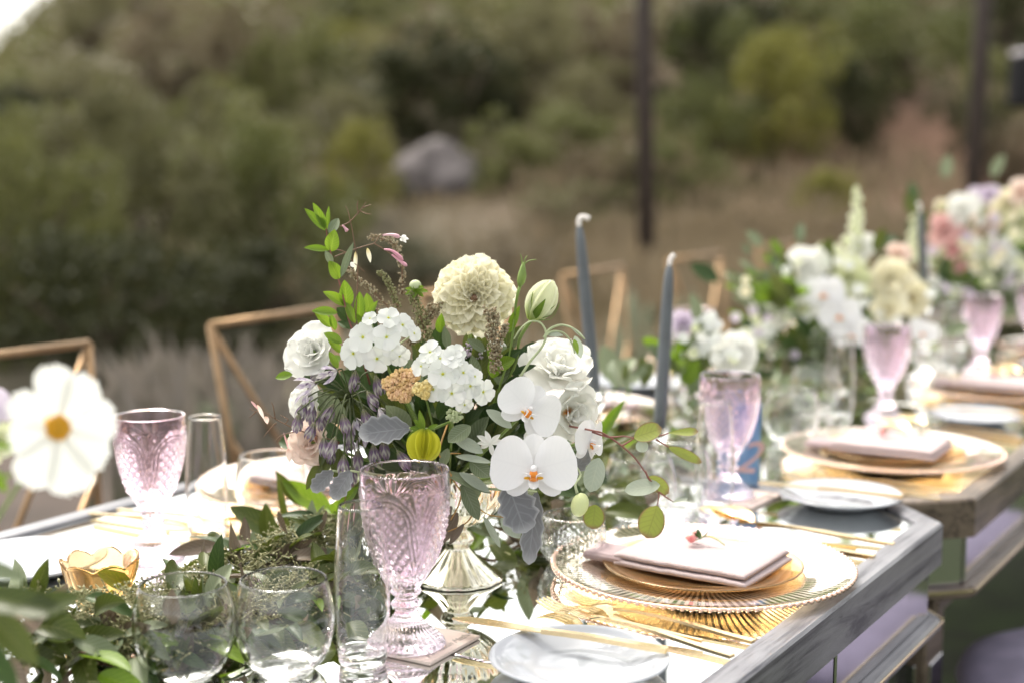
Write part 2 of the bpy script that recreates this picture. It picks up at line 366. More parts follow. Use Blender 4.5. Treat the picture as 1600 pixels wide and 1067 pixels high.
# ================================================================== SETTING
def crest_el(az):      # elevation (degrees) of the ridge by azimuth x/y
    xs = [-2, -.42, -.37, -.33, -.26, -.18, 0, .2, .5, 2]; ys = [4, 1.2, 2.2, 4.6, 7.0, 9.0, 10.5, 11, 10, 8]
    return float(np.interp(az, xs, ys))
def hill(x, y):
    az = x / max(y, 1)
    k = (y - 12.5 + 1.2 * noise.noise(Vector((x * .15, 0, 3)))) / 62
    if k < 0: return .06 * noise.noise(Vector((x * .3, y * .3, 1))) * min(1, max(0, (y - 6) / 4))
    k2 = min(k, 1)
    h = (math.tan(R(crest_el(az))) * 74 + 1.2) * (k2 ** 1.05)
    if k > 1: h -= (k - 1) * 14
    return h + noise.noise(Vector((x * .12, y * .12, 0))) * 1.4 * min(1, k * 6) + noise.noise(Vector((x * .5, y * .5, 5))) * .35 * min(1, k * 6)
def terrain(px, py):
    """first point of the ground along the line of sight of px,py"""
    for i in range(60, 2400):
        Y = i * .05 if i < 400 else 20 + (i - 400) * .06
        w = W(px, py, Y)
        if w.z <= hill(w.x, w.y): return w
    return W(px, py, 80)
# hillside and dry earth
xs = np.concatenate([np.linspace(-400, -60, 8), np.linspace(-52, 62, 84), np.linspace(70, 400, 8)])
ys = np.concatenate([np.linspace(6, 40, 60), np.linspace(41, 130, 60), np.linspace(140, 500, 8)])
v = []; 
for y in ys:
    for x in xs: v.append((x, y, hill(x, y) - .02))
mh, nt, b, o = newmat('dry_hillside_soil'); L = nt.links
tc = nd(nt, 'ShaderNodeTexCoord'); n1 = nd(nt, 'ShaderNodeTexNoise'); n1.inputs['Scale'].default_value = .22; n1.inputs['Detail'].default_value = 6
n2 = nd(nt, 'ShaderNodeTexNoise'); n2.inputs['Scale'].default_value = 1.3; n2.inputs['Detail'].default_value = 8
L.new(tc.outputs['Object'], n1.inputs[0]); L.new(tc.outputs['Object'], n2.inputs[0])
cr = nd(nt, 'ShaderNodeValToRGB'); E_ = cr.color_ramp.elements; E_[0].position = .3; E_[0].color = (.05, .045, .026, 1); E_[1].position = .62; E_[1].color = (.085, .066, .04, 1)
e = E_.new(.45); e.color = (.066, .056, .032, 1); e = E_.new(.75); e.color = (.12, .095, .065, 1)
mm = nd(nt, 'ShaderNodeMix', data_type='FLOAT'); mm.inputs[0].default_value = .45; L.new(n1.outputs['Fac'], mm.inputs[2]); L.new(n2.outputs['Fac'], mm.inputs[3]); L.new(mm.outputs[0], cr.inputs[0])
RC = terrain(1420, 250)
vd = nd(nt, 'ShaderNodeVectorMath', operation='DISTANCE'); vd.inputs[1].default_value = RC; L.new(tc.outputs['Object'], vd.inputs[0])
rmk = nd(nt, 'ShaderNodeMapRange'); rmk.inputs[1].default_value = 1.5; rmk.inputs[2].default_value = 7; rmk.inputs[3].default_value = .85; rmk.inputs[4].default_value = 0; L.new(vd.outputs['Value'], rmk.inputs[0])
rmx = nd(nt, 'ShaderNodeMix', data_type='RGBA'); L.new(rmk.outputs[0], rmx.inputs['Factor']); L.new(cr.outputs[0], rmx.inputs['A']); rmx.inputs['B'].default_value = (.135, .068, .042, 1)
L.new(rmx.outputs['Result'], b.inputs['Base Color']); b.inputs['Roughness'].default_value = .95
ob('hillside', me('hillside', (v, grid_faces(len(ys), len(xs)), [(p[0], p[1]) for p in v]), mh), kind='structure')
# base earth sheet under everything and the lawn
M_['earth'] = simple('bare_earth', (.085, .06, .05), .95, 0, .3, 2.0, c2=(.045, .033, .026), bump=.5)
M_['turf'] = simple('turf', (.035, .055, .015), .95, 0, .4, 6, c2=(.02, .025, .01), bump=.8)
ob('ground', me('ground', ([(-400, -60, -.01), (400, -60, -.01), (400, 6.3, -.01), (-400, 6.3, -.01)], [(0, 1, 2, 3)], [(0, 0), (1, 0), (1, 1), (0, 1)]), M_['earth'], False), kind='structure')
lawn_pts = [T(-6, 1.35), T(12, 1.35), T(12, -9), T(-6, -9)]
lv = [(p.x, p.y, .006) for p in lawn_pts]
ob('lawn', me('lawn', (lv, [(0, 3, 2, 1)], [(0, 0), (1, 0), (1, 1), (0, 1)]), M_['turf'], False), kind='structure')
M_['blade'] = leafy('grass_blade', (.05, .085, .018), (.10, .13, .035), trans=.3, rough=.5)
gv = []; gf = []; gu = []
for i in range(26000):
    s = rnd(-1.2, 4.5); t = -abs(random.gauss(0, 1.0)) + .25; p = T(s, t); a = rnd(0, 6.28); h = rnd(.02, .05); w = .0025
    dx, dy = math.cos(a) * w, math.sin(a) * w; lx, ly = rnd(-.02, .02), rnd(-.02, .02); k = len(gv)
    gv += [(p.x - dx, p.y - dy, .004), (p.x + dx, p.y + dy, .004), (p.x + lx, p.y + ly, h)]; gu += [(0, 0), (0, 1), (1, .5)]; gf.append((k, k + 1, k + 2))
ob('lawn_grass', me('lawn_grass', (gv, gf, gu), M_['blade'], False), kind='stuff', label='short dark green grass of the lawn beside the tables')

# ---- shrubs and trees of the slope
def fol_mat(n, c, c2, trans=.3):
    return leafy(n, c, c2, trans=trans, rough=.55, bump=0, spec=.2, mott=.8)
FOL = {
 'olive': fol_mat('foliage_olive', (.078, .090, .026), (.15, .155, .055)),
 'dark': fol_mat('foliage_dark', (.022, .027, .009), (.048, .053, .019)),
 'grey': fol_mat('foliage_grey_olive', (.12, .118, .055), (.19, .175, .09)),
 'yellow': fol_mat('foliage_yellow_green', (.13, .135, .028), (.20, .195, .048), .4),
 'brown': fol_mat('foliage_dusty', (.13, .105, .062), (.18, .145, .095)),
 'sage': fol_mat('foliage_sage', (.24, .28, .19), (.34, .37, .27)),
}
def crown_mesh(n, leaf, clumps, mat, seed, flat=.85):
    """unit crown (radius 1, z 0..~1.7): leaf quads on many clump shells"""
    rs = np.random.RandomState(seed); cs = []
    for i in range(clumps):
        a = rs.uniform(0, 6.28); r = rs.uniform(0, .92) ** .7; z = rs.uniform(.10, 1.45)
        r *= math.sqrt(max(.15, 1 - ((z - .7) / .95) ** 2)); cs.append((r * math.cos(a), r * math.sin(a), z, rs.uniform(.13, .38)))
    V_ = []; U_ = []
    C = np.array(cs); idx = rs.randint(0, clumps, n); d = rs.normal(size=(n, 3)); d /= np.linalg.norm(d, axis=1)[:, None]
    rr = rs.uniform(.55, 1.05, n) ** .6; p = C[idx, :3] + d * (C[idx, 3] * rr)[:, None]; p[:, 2] *= flat
    p[:, 2] = np.abs(p[:, 2])
    nrm = d * .6 + rs.normal(size=(n, 3)) * .6; nrm /= np.linalg.norm(nrm, axis=1)[:, None]
    t = np.cross(nrm, rs.normal(size=(n, 3))); t /= np.linalg.norm(t, axis=1)[:, None]; q = np.cross(nrm, t)
    s = leaf * rs.uniform(.6, 1.4, n)[:, None]
    vs_ = np.stack([p - t * s, p - q * s * .5, p + t * s, p + q * s * .5], 1).reshape(-1, 3)
    m = bpy.data.meshes.new('crown'); m.from_pydata(vs_.tolist(), [], np.arange(4 * n).reshape(-1, 4).tolist())
    uvl = m.uv_layers.new(name='uv'); uvl.data.foreach_set('uv', np.tile(np.array([[0, .5], [.5, 0], [1, .5], [.5, 1]], np.float32), (n, 1)).ravel())
    m.materials.append(mat); return m
CR = {}
for k_, mt in FOL.items():
    CR[k_] = [crown_mesh(6200, .032, 34, mt, 11 + len(CR) * 3 + j) for j in range(3)]
def trunk_mesh(seed):
    rs = random.Random(seed); gs = [tube(smooth_path([(0, 0, -.15), (.03, 0, .25), (rs.uniform(-.1, .1), .05, .6)], 3), [.07 - .004 * i for i in range(7)], 7)]
    for i in range(5):
        a = rs.uniform(0, 6.28); gs.append(tube(smooth_path([(0, 0, rs.uniform(.1, .45)), (.3 * math.cos(a), .3 * math.sin(a), .6), (.6 * math.cos(a), .6 * math.sin(a), rs.uniform(.7, 1.1))], 2), [.035, .028, .022, .015, .008], 5))
    return me('trunk', join(*gs), M_['bark'])
TR = [trunk_mesh(i) for i in range(3)]
def shrub(name, label, cat, kind, px, py, wpx, hpx, Y=None):
    base = terrain(px, py) if Y is None else W(px, py, Y)
    if Y is not None: base.z = hill(base.x, base.y)
    zc = math.hypot(base.y, base.z - CZ); w = wpx * zc / FPX / 2 * 1.02; h = hpx * zc / FPX / 1.42
    if Y is not None:                     # height measured up to the wanted top line
        top = W(px, py - hpx, base.y); h = (top.z - base.z) / 1.42
    r = thing(name, label, cat, Matrix.Translation(base) @ Matrix.Rotation(rnd(0, 6.28), 4, 'Z'), 'shrubs and trees of the slope')
    ob('crown', random.choice(CR[kind]), r, Matrix.Diagonal((w, w, h, 1))); ob('trunk', random.choice(TR), r, Matrix.Diagonal((w, w, h, 1)))
    return r
SH = [
 ('shrub', 'big grey-olive shrub at the far left edge behind the cosmos', 'olive', 20, 560, 330, 440, 8.2),
 ('shrub', 'big olive shrub filling the left, upper middle of it', 'grey', 215, 560, 400, 470, 9.6),
 ('shrub', 'large dark olive shrub behind the first gold chair', 'dark', 150, 600, 420, 250, 7.4),
 ('shrub', 'tall grey-green shrub left of the leafy sprig', 'olive', 420, 560, 330, 390, 10.5),
 ('shrub', 'dark shrub low behind the second gold chair', 'dark', 400, 560, 320, 190, 8.6),
 ('shrub', 'low olive bush in front of the dark shrub, above the second chair', 'olive', 300, 560, 260, 150, 9.2),
 ('shrub', 'yellow-green bush left of the boulder', 'yellow', 565, 345, 130, 165, None),
 ('shrub', 'green bush beneath the yellow-green bush', 'olive', 500, 420, 190, 160, 13.5),
 ('tree', 'dusty tree under the bright sky gap at the upper left', 'grey', 120, 215, 250, 130, None),
 ('tree', 'brownish thin tree right of the bright sky gap', 'brown', 285, 200, 220, 190, None),
 ('tree', 'pale dusty tree at the top, left of the olive tree', 'brown', 390, 190, 170, 200, None),
 ('tree', 'round olive tree at the top left of the middle', 'olive', 470, 200, 190, 170, None),
 ('tree', 'yellowish green tree at the top beside the olive tree', 'yellow', 545, 130, 110, 100, None),
 ('tree', 'dark tree above the yellow-green bush', 'dark', 620, 220, 240, 150, None),
 ('tree', 'large dark tree at the top middle', 'dark', 720, 215, 210, 180, None),
 ('tree', 'green tree at the very top, left of the first pole', 'olive', 680, 90, 260, 120, None),
 ('shrub', 'grey-leaved tall shrub left of the first pole, at the top', 'grey', 860, 190, 190, 200, None),
 ('shrub', 'wide round grey-olive shrub left of the first pole', 'olive', 850, 365, 270, 210, 17),
 ('shrub', 'grey shrub under the round shrub, above the candles', 'grey', 900, 400, 200, 120, 14.5),
 ('shrub', 'dark shrub right of the first pole near the top', 'dark', 1085, 190, 150, 190, None),
 ('shrub', 'olive shrub right of the first pole, middle height', 'olive', 1060, 330, 190, 130, None),
 ('shrub', 'tall yellow-green shrub in the upper right', 'yellow', 1200, 290, 230, 260, 17),
 ('shrub', 'low green shrub at the foot of the yellow-green shrub', 'olive', 1280, 320, 200, 160, 20),
 ('shrub', 'dark green shrub under the tall yellow-green one', 'dark', 1255, 325, 110, 110, 18),
 ('shrub', 'small green bush over the second bouquet', 'olive', 1185, 345, 80, 70, 16),
 ('tree', 'olive tree in the top right, left of the second pole', 'olive', 1400, 150, 260, 170, None),
 ('shrub', 'olive brown shrub behind the second pole', 'dark', 1510, 265, 150, 140, None),
 ('tree', 'dark tree in the top right corner', 'dark', 1570, 100, 190, 150, None),
 ('tree', 'dark tree at the top, right of the first pole', 'dark', 1150, 90, 200, 110, None),
 ('tree', 'olive tree at the top between the yellow-green shrub and the second pole', 'olive', 1290, 90, 200, 110, None),
 ('shrub', 'dusty brown shrub at the right edge, low on the slope', 'brown', 1590, 290, 130, 110, None),
 ('tree', 'olive tree left of the middle, half way up the slope', 'olive', 350, 330, 260, 190, None),
 ('tree', 'grey-green tree under the dusty trees of the upper left', 'grey', 240, 300, 260, 150, None),
 ('tree', 'dark green tree at the left edge below the bright sky', 'dark', 20, 300, 260, 170, None),
 ('shrub', 'grey-green shrub right above the tall leafy sprig', 'grey', 530, 280, 180, 150, None),
 ('tree', 'dark tree over the boulder', 'dark', 770, 175, 170, 110, None),
 ('tree', 'dusty brown tree behind the first pole', 'brown', 960, 150, 160, 150, None),
 ('shrub', 'olive shrub right of the boulder', 'olive', 790, 300, 150, 110, None),
 ('shrub', 'dusty shrub between the round shrub and the first pole', 'brown', 960, 330, 130, 110, None),
 ('tree', 'olive tree behind the small pale rock', 'olive', 1110, 270, 200, 150, None),
 ('tree', 'dark tree between the two poles at the top', 'dark', 1350, 60, 200, 80, None),
 ('shrub', 'dark shrub behind the tall yellow-green shrub at its right', 'dark', 1330, 250, 150, 160, None),
 ('shrub', 'olive shrub right of the reddish bare slope', 'olive', 1570, 210, 170, 140, None),
 ('shrub', 'dark low shrub behind the cream dahlia', 'dark', 600, 470, 260, 100, 12.5),
 ('shrub', 'dark bush at the left behind the dark shrub of the first chair', 'dark', 60, 470, 300, 220, 9.0),
 ('shrub', 'low brown shrub between dahlia and first slate candle', 'brown', 800, 440, 200, 80, 12.8),
 ('shrub', 'small olive shrub at the foot of the boulder', 'olive', 765, 325, 60, 45, 15.8),
 ('shrub', 'small dark shrub left in front of the boulder', 'dark', 632, 335, 50, 45, 15.6),
 ('shrub', 'low olive shrub above the first slate candle', 'olive', 930, 385, 130, 60, 14.0),
 ('shrub', 'low grey shrub right of the foot of the first pole', 'grey', 1090, 375, 150, 70, 15.0),
 ('tree', 'olive tree at the very top between first pole and middle', 'grey', 840, 70, 200, 110, None),
 ('tree', 'olive tree at the top left of the middle, highest on the ridge', 'olive', 560, 60, 200, 90, None),
 ('tree', 'olive tree in the middle of the slope right of the first pole', 'olive', 1130, 200, 210, 190, None),
 ('tree', 'grey-green tree left of the first pole, half way up', 'grey', 930, 250, 180, 160, None),
 ('tree', 'green tree right of the tall yellow-green shrub', 'olive', 1310, 260, 170, 200, 19),
 ('shrub', 'olive shrub at the right of the yellow-green shrub, low', 'yellow', 1290, 350, 120, 90, None),
 ('tree', 'olive tree at the left edge half way up', 'olive', 90, 380, 300, 220, None),
 ('shrub', 'olive shrub behind the tall leafy sprig', 'olive', 480, 470, 240, 160, 14.0),
 ('shrub', 'pale sage shrub between the two slate candles', 'sage', 985, 560, 100, 105, 5.6),
 ('shrub', 'pale green shrub right of the second slate candle', 'sage', 1080, 520, 70, 60, 6.6),
 ('shrub', 'grey-green low shrub between the two left gold chairs', 'sage', 335, 760, 110, 140, 4.6),
]
 
def scrub(n, quads):
    rs = np.random.RandomState(5); vs_ = []; red = terrain(1420, 250); bo = W(690, 300, 16.5)
    k = 0
    while k < n:
        Y = 14 + 62 * rs.rand() ** .8; az = rs.uniform(-.46, .46); x = az * Y
        if math.hypot(x - red.x, Y - red.y) < 4.0 or math.hypot(x - bo.x, (Y - bo.y) * .5) < 1.8: continue
        if noise.noise(Vector((x * .16, Y * .16, 9))) < -.45: continue
        k += 1; z = hill(x, Y); r = rs.uniform(.35, .95) * (.6 + Y / 60); h = r * rs.uniform(.8, 1.7)
        d = rs.normal(size=(quads, 3)); d /= np.linalg.norm(d, axis=1)[:, None]; d[:, 2] = np.abs(d[:, 2]); p = d * np.array([r, r, h]) * (rs.uniform(.5, 1.05, quads)[:, None]) + np.array([x, Y, z])
        t = rs.normal(size=(quads, 3)); t /= np.linalg.norm(t, axis=1)[:, None]; q = np.cross(t, rs.normal(size=(quads, 3))); q /= np.linalg.norm(q, axis=1)[:, None]
        s = .085 * (.7 + Y / 50) * rs.uniform(.6, 1.4, quads)[:, None]; vs_.append(np.stack([p - t * s, p - q * s * .6, p + t * s, p + q * s * .6], 1).reshape(-1, 3))
    A = np.concatenate(vs_); nn = len(A) // 4
    half = (nn // 3) * 4
    for i, (a0, a1, mt) in enumerate(((0, half, FOL['olive']), (half, 2 * half, FOL['brown']), (2 * half, len(A), FOL['grey']))):
        B = A[a0:a1]; ob('scrub', me('scrub', (B.tolist(), np.arange(len(B)).reshape(-1, 4).tolist(), np.tile(np.array([[0, .5], [.5, 0], [1, .5], [.5, 1]]), (len(B) // 4, 1)).tolist()), mt, False), kind='stuff', label=['olive scrub covering the far slope', 'dusty brown scrub covering the far slope', 'grey-green scrub covering the far slope'][i])
scrub(900, 120)
SH += [('tree', 'small tree on the ridge beside the bright sky gap', 'grey', 150, 75, 110, 95, None), ('tree', 'thin tree on the ridge, second right of the bright sky gap', 'brown', 240, 70, 110, 110, None), ('tree', 'low tree under the bright sky gap at the left edge', 'olive', 40, 190, 160, 90, None)]
for s_ in SH: shrub(s_[0], s_[1], s_[0], *s_[2:])
# boulders
def boulder(label, px, py, wpx, hpx, Y):
    base = W(px, py, Y); zc = base.y; g = ball(1, 12, 16)
    vv = []
    for p in g[0]:
        q = Vector(p); k = 1 + .28 * noise.noise(q * 1.3 + Vector((px, 0, 0))) + .1 * noise.noise(q * 4); vv.append(tuple(q * k))
    r = thing('boulder', label, 'rock', Matrix.Translation(base) @ Matrix.Diagonal((wpx * zc / FPX / 2, wpx * zc / FPX / 2, hpx * zc / FPX / 2, 1)), None, me('boulder', (vv, g[1], g[2]), M_['rock'])); return r
boulder('large pale boulder on the slope above the cream dahlia', 685, 285, 140, 130, 16.5)
boulder('small pale rock in front of the tall yellow-green shrub', 1203, 185, 26, 24, 20)
boulder('pale rock right of the first pole near the top', 1035, 100, 44, 50, 40)
# ornamental dry grasses: countless blades
def plume_grass(name, label, x0, x1, y0, y1, n, h0, h1, mat, plume=True):
    V_ = []; F_ = []; U_ = []
    for i in range(n):
        x = rnd(x0, x1); y = rnd(y0, y1)
        z = hill(x, y); h = rnd(h0, h1) * (.45 if abs(x / y + .05) < .05 and y > 9 else 1); a = rnd(0, 6.28); l = rnd(.1, .35) * h
        w = .006; dx, dy = w, 0; k = len(V_)
        mx_, my_ = math.cos(a) * l, math.sin(a) * l
        V_ += [(x - w, y, z), (x + w, y, z), (x + w + mx_ * .4, y + my_ * .4, z + h * .65), (x - w + mx_ * .4, y + my_ * .4, z + h * .65)]
        U_ += [(0, 0), (0, 1), (.5, 1), (.5, 0)]; F_.append((k, k + 1, k + 2, k + 3))
        pw = .022 if plume else .006
        V_ += [(x + mx_ * .4 - pw, y + my_ * .4, z + h * .75), (x + mx_ * .4 + pw, y + my_ * .4, z + h * .75), (x + mx_, y + my_, z + h)]; U_ += [(.6, 0), (.6, 1), (1, .5)]
        F_ += [(k + 3, k + 2, k + 5, k + 4), (k + 4, k + 5, k + 6)]
    o = ob(name, me(name, (V_, F_, U_), mat, False), kind='stuff', label=label); return o
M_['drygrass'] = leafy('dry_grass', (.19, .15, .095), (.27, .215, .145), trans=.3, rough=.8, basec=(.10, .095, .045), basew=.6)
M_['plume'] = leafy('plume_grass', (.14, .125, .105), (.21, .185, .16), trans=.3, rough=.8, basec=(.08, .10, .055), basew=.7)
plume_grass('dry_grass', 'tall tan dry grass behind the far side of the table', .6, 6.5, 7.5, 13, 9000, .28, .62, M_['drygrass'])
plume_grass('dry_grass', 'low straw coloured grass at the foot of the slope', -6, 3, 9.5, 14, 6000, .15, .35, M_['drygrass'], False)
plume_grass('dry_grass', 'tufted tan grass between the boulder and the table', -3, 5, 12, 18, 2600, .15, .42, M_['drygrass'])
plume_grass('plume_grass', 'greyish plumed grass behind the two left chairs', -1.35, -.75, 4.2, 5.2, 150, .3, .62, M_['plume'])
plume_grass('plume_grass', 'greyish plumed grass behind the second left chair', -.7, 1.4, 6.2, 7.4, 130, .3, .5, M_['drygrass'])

# ---- poles and loudspeaker
def pole(label, px, pyb, wpx, Y, lean=0):
    b_ = W(px, pyb, Y); r = wpx * Y / FPX / 2; zb = hill(b_.x, b_.y) - .1
    g = tube([(0, 0, 0), (lean * .5, 0, 2.5), (lean, 0, 5.2)], [r * 1.05, r, r * .93], 14)
    t_ = thing('wooden_pole', label, 'pole', V(b_.x, b_.y, zb), 'dark poles on the slope'); ob('post', me('post', g, M_['pole']), t_)
    ob('base_collar', me('base_collar', lathe([(0, .08), (r * 1.7, .08), (r * 1.9, .2), (r * 1.1, .24), (0, .24)], 16), M_['pole']), t_)
pole('tall dark wooden pole left of the yellow-green shrub, behind the candles', 1013, 400, 27, 11, -.12)
pole('dark wooden pole near the right edge above the far bouquet', 1516, 300, 27, 10, .08)
sp = thing('loudspeaker', 'black loudspeaker with grey top at the right edge of the picture', 'loudspeaker', V(3.12, 8.5, 0))
zs = W(1600, 125, 8.5).z
ob('cabinet', me('cabinet', box(0, 0, zs - .01, .32, .28, .30, .02), M_['plastic'], False), sp)
ob('top_cap', me('top_cap', box(0, 0, zs + .155, .30, .26, .028, .01), M_['plasticgrey'], False), sp)
ob('grille', me('grille', box(0, -.142, zs - .01, .26, .008, .25, .003), M_['black'], False), sp)
ob('pole', me('pole', tube([(0, 0, .5), (0, 0, zs - .15)], .018, 10), M_['plastic']), sp)
for i in range(3):
    a = i * 2.094 + .5; ob('leg', me('leg', tube([(0, 0, .62), (.42 * math.cos(a), .42 * math.sin(a), .012)], .012, 8), M_['plastic']), sp)
# ================================================================== TABLES
RZ = Matrix.Rotation(TANG, 4, 'Z')
FR_H, FR_W = .047, .030
def outline(s0, s1, t0, t1, c):   # chamfered plan, counter-clockwise seen from above in (s,t)
    return [(s0 + c, t0), (s1 - c, t0), (s1, t0 + c), (s1, t1 - c), (s1 - c, t1), (s0 + c, t1), (s0, t1 - c), (s0, t0 + c)]
def inset(poly, d):
    n = len(poly); out = []
    for i in range(n):
        p0, p1, p2 = Vector(poly[i - 1]), Vector(poly[i]), Vector(poly[(i + 1) % n])
        a = (p1 - p0).normalized(); b_ = (p2 - p1).normalized(); na = Vector((-a.y, a.x)); nb = Vector((-b_.y, b_.x))
        k = (na + nb); k = k / k.dot(na); out.append(tuple(p1 + k * d))
    return out
def rail_prism(a, b, a2, b2, z0, z1, bev=.003):
    """outer edge a-b, inner edge a2-b2, mitred ends"""
    v = []
    mid = lambda p, q, k: (p[0] + (q[0] - p[0]) * k, p[1] + (q[1] - p[1]) * k)
    w = math.hypot(a[0] - a2[0], a[1] - a2[1]); k = bev / w
    for (o_, i_) in ((a, a2), (b, b2)):
        v += [(*o_, z0), (*o_, z1 - bev), (*mid(o_, i_, k), z1), (*mid(o_, i_, 1 - k * .6), z1), (*i_, z1 - bev * .6), (*i_, z0)]
    f = [(i, (i + 1) % 6, 6 + (i + 1) % 6, 6 + i)[::-1] for i in range(6)] + [tuple(range(6)), tuple(range(6, 12))[::-1]]
    return v, f, [(p[0], p[1]) for p in v]
def table(label, s0, s1, t0, t1, wood, seams, dz=0):
    """mirrored banquet table; local frame x along s, y along t, z=0 on the ground"""
    root = thing('mirrored_table', label, 'table', Matrix.Translation((TA.x, TA.y, 0)) @ RZ, 'mirrored banquet tables')
    zt = Z0 + dz; c = .072; O = outline(s0, s1, t0, t1, c); I = inset(O, FR_W)
    for i in range(8):
        j = (i + 1) % 8
        ob('frame_rail', me('frame_rail', rail_prism(O[i], O[j], I[i], I[j], zt - FR_H, zt + .004), wood, False), root)
    # mirror panels of the top, split at the seams, 2.5 mm below the rail top
    cuts = [s0] + seams + [s1]; I2 = inset(O, FR_W - .001)
    def clip(poly, smin, smax):
        for (sgn, lim) in ((1, smin), (-1, smax)):
            out = []
            for i in range(len(poly)):
                p, q = poly[i - 1], poly[i]; dp = sgn * (p[0] - lim); dq = sgn * (q[0] - lim)
                if (dp >= 0) != (dq >= 0):
                    k = dp / (dp - dq); out.append((p[0] + (q[0] - p[0]) * k, p[1] + (q[1] - p[1]) * k))
                if dq >= 0: out.append(q)
            poly = out
        return poly
    for i in range(len(cuts) - 1):
        pl = clip(I2, cuts[i] + (.0012 if i else 0), cuts[i + 1] - (.0012 if i < len(cuts) - 2 else 0)); n = len(pl)
        pb = inset(pl, .0015)
        v = [(*p, zt - .005) for p in pl] + [(*p, zt - .0008) for p in pl] + [(*p, zt) for p in pb]
        f = [(k, (k + 1) % n, n + (k + 1) % n, n + k) for k in range(n)] + [(n + k, n + (k + 1) % n, 2 * n + (k + 1) % n, 2 * n + k) for k in range(n)] + [tuple(range(2 * n, 3 * n))]
        ob('mirror_panel', me('mirror_panel', (v, f, [(p[0], p[1]) for p in v]), M_['mirror'], False), root)
    # carcass under the top
    Bo = inset(O, .012); Bi = inset(O, .03)
    v = [(*p, zt - .126) for p in Bi] + [(*p, zt - .006) for p in Bi]; f = [(k, (k + 1) % 8, 8 + (k + 1) % 8, 8 + k) for k in range(8)] + [tuple(range(8, 16)), tuple(range(8))[::-1]]
    ob('carcass', me('carcass', (v, f, [(p[0], p[1]) for p in v]), M_['black'], False), root)
    for i in range(8):
        j = (i + 1) % 8; a, b_ = Vector(Bo[i]), Vector(Bo[j]); ln = (b_ - a).length; d = (b_ - a) / ln; nrm = Vector((d.y, -d.x))
        k = max(1, round(ln / .36)); 
        for q in range(k):
            p = a + d * (ln * (q + .5) / k); w = ln / k - .008
            M = Matrix.Translation((p.x - nrm.x * .004, p.y - nrm.y * .004, zt - FR_H - .0345)) @ Matrix.Rotation(math.atan2(d.y, d.x), 4, 'Z')
            ob('apron_panel', me('apron_panel', box(0, 0, 0, w, .008, .066, .002), M_['sidemirror'], False), root, M)
        p = (a + b_) / 2 + nrm * .004
        M = Matrix.Translation((p.x, p.y, zt - .121)) @ Matrix.Rotation(math.atan2(d.y, d.x), 4, 'Z')
        ob('apron_ledge', me('apron_ledge', box(0, 0, 0, ln + .008, .022, .014, .003), wood, False), root, M)
        ob('gold_line', me('gold_line', box(0, -.0132, .004, ln + .008, .0016, .0022), M_['gold'], False), root, M)
    for (ls, lt) in ((s0 + .12, t0 + .10), (s1 - .12, t0 + .10), (s0 + .12, t1 - .10), (s1 - .12, t1 - .10)):
        lg = ob('leg', me('leg', box(0, 0, (zt - .158) / 2, .085, .085, zt - .16, .004), wood, False), root, V(ls, lt, 0))
        ob('cap', me('cap', box(0, 0, zt - .148, .12, .12, .026, .006), wood, False), lg)
        for a in range(4):
            M = Matrix.Rotation(a * math.pi / 2, 4, 'Z') @ Matrix.Translation((0, -.0436, (zt - .21) / 2))
            ob('leg_mirror', me('leg_mirror', box(0, 0, 0, .058, .004, zt - .26, .001), M_['sidemirror'], False), lg, M)
    return root
table('near mirrored table with silver painted wooden frame, in front of the second one', -2.1, .082, 0, .93, M_['silverwood'], [-1.38, -.671])
table('second mirrored table with silver frame coloured browner for shade, behind the near one', .084, 2.3, -.002, .93, M_['shadewood'], [.83, 1.56])
table('third mirrored table at the far right under the pink and lilac bouquet', 2.304, 4.5, 0, .93, M_['silverwood'], [3.04, 3.77])

# ================================================================== CHAIRS
def make_chair(label, cush):
    """origin on the ground under the seat centre; back towards +y; x along the table"""
    r = thing('gold_chair', label, 'chair', Matrix.Identity(4), 'bronze-gold chairs with crossed backs')
    g = M_['chairgold']; hw = .185; R_ = .0056
    def bar(n, a, b_, rad=R_): return ob(n, me(n, tube([a, b_], rad, 8), g), r)
    tl, tr_ = V(-hw, .25, .905), V(hw, .25, .905); bl, br = V(-hw * .82, .19, .45), V(hw * .82, .19, .45)
    bar('back_rail', tl, tr_, .0066); bar('back_post', bl, tl, .0066); bar('back_post', br, tr_, .0066); bar('back_rail', bl, br)
    lerp = lambda a, b_, k: a + (b_ - a) * k
    bar('cross_bar', tl, lerp(bl, br, .86)); bar('cross_bar', tr_ , lerp(bl, br, .14))
    bar('cross_bar', lerp(tl, bl, .45), lerp(bl, br, .5)); bar('cross_bar', lerp(tr_, br, .45), lerp(bl, br, .5))
    for sx in (-1, 1):
        bar('leg', V(sx * .19, -.19, .44), V(sx * .175, -.17, 0), .010); bar('leg', V(sx * hw * .82, .19, .45), V(sx * .16, .24, 0), .010)
        bar('stretcher', V(sx * .18, -.18, .2), V(sx * .158, .215, .2)); bar('seat_rail', V(sx * .19, -.19, .44), V(sx * hw * .82, .19, .45))
    bar('seat_rail', V(-.19, -.19, .44), V(.19, -.19, .44)); bar('stretcher', V(-.18, -.18, .2), V(.18, -.18, .2))
    pr = [(0, .445), (.18, .445), (.212, .452), (.222, .468), (.215, .488), (.19, .499), (.1, .506), (0, .508)]
    ob('seat_cushion', me('seat_cushion', lathe(pr, 40), cush), r); return r
def chair(label, s, t, rot, cush):
    c = make_chair(label, cush); c.matrix_basis = Matrix.Translation(T(s, t) - V(0, 0, Z0)) @ Matrix.Rotation(TANG + rot, 4, 'Z'); return c
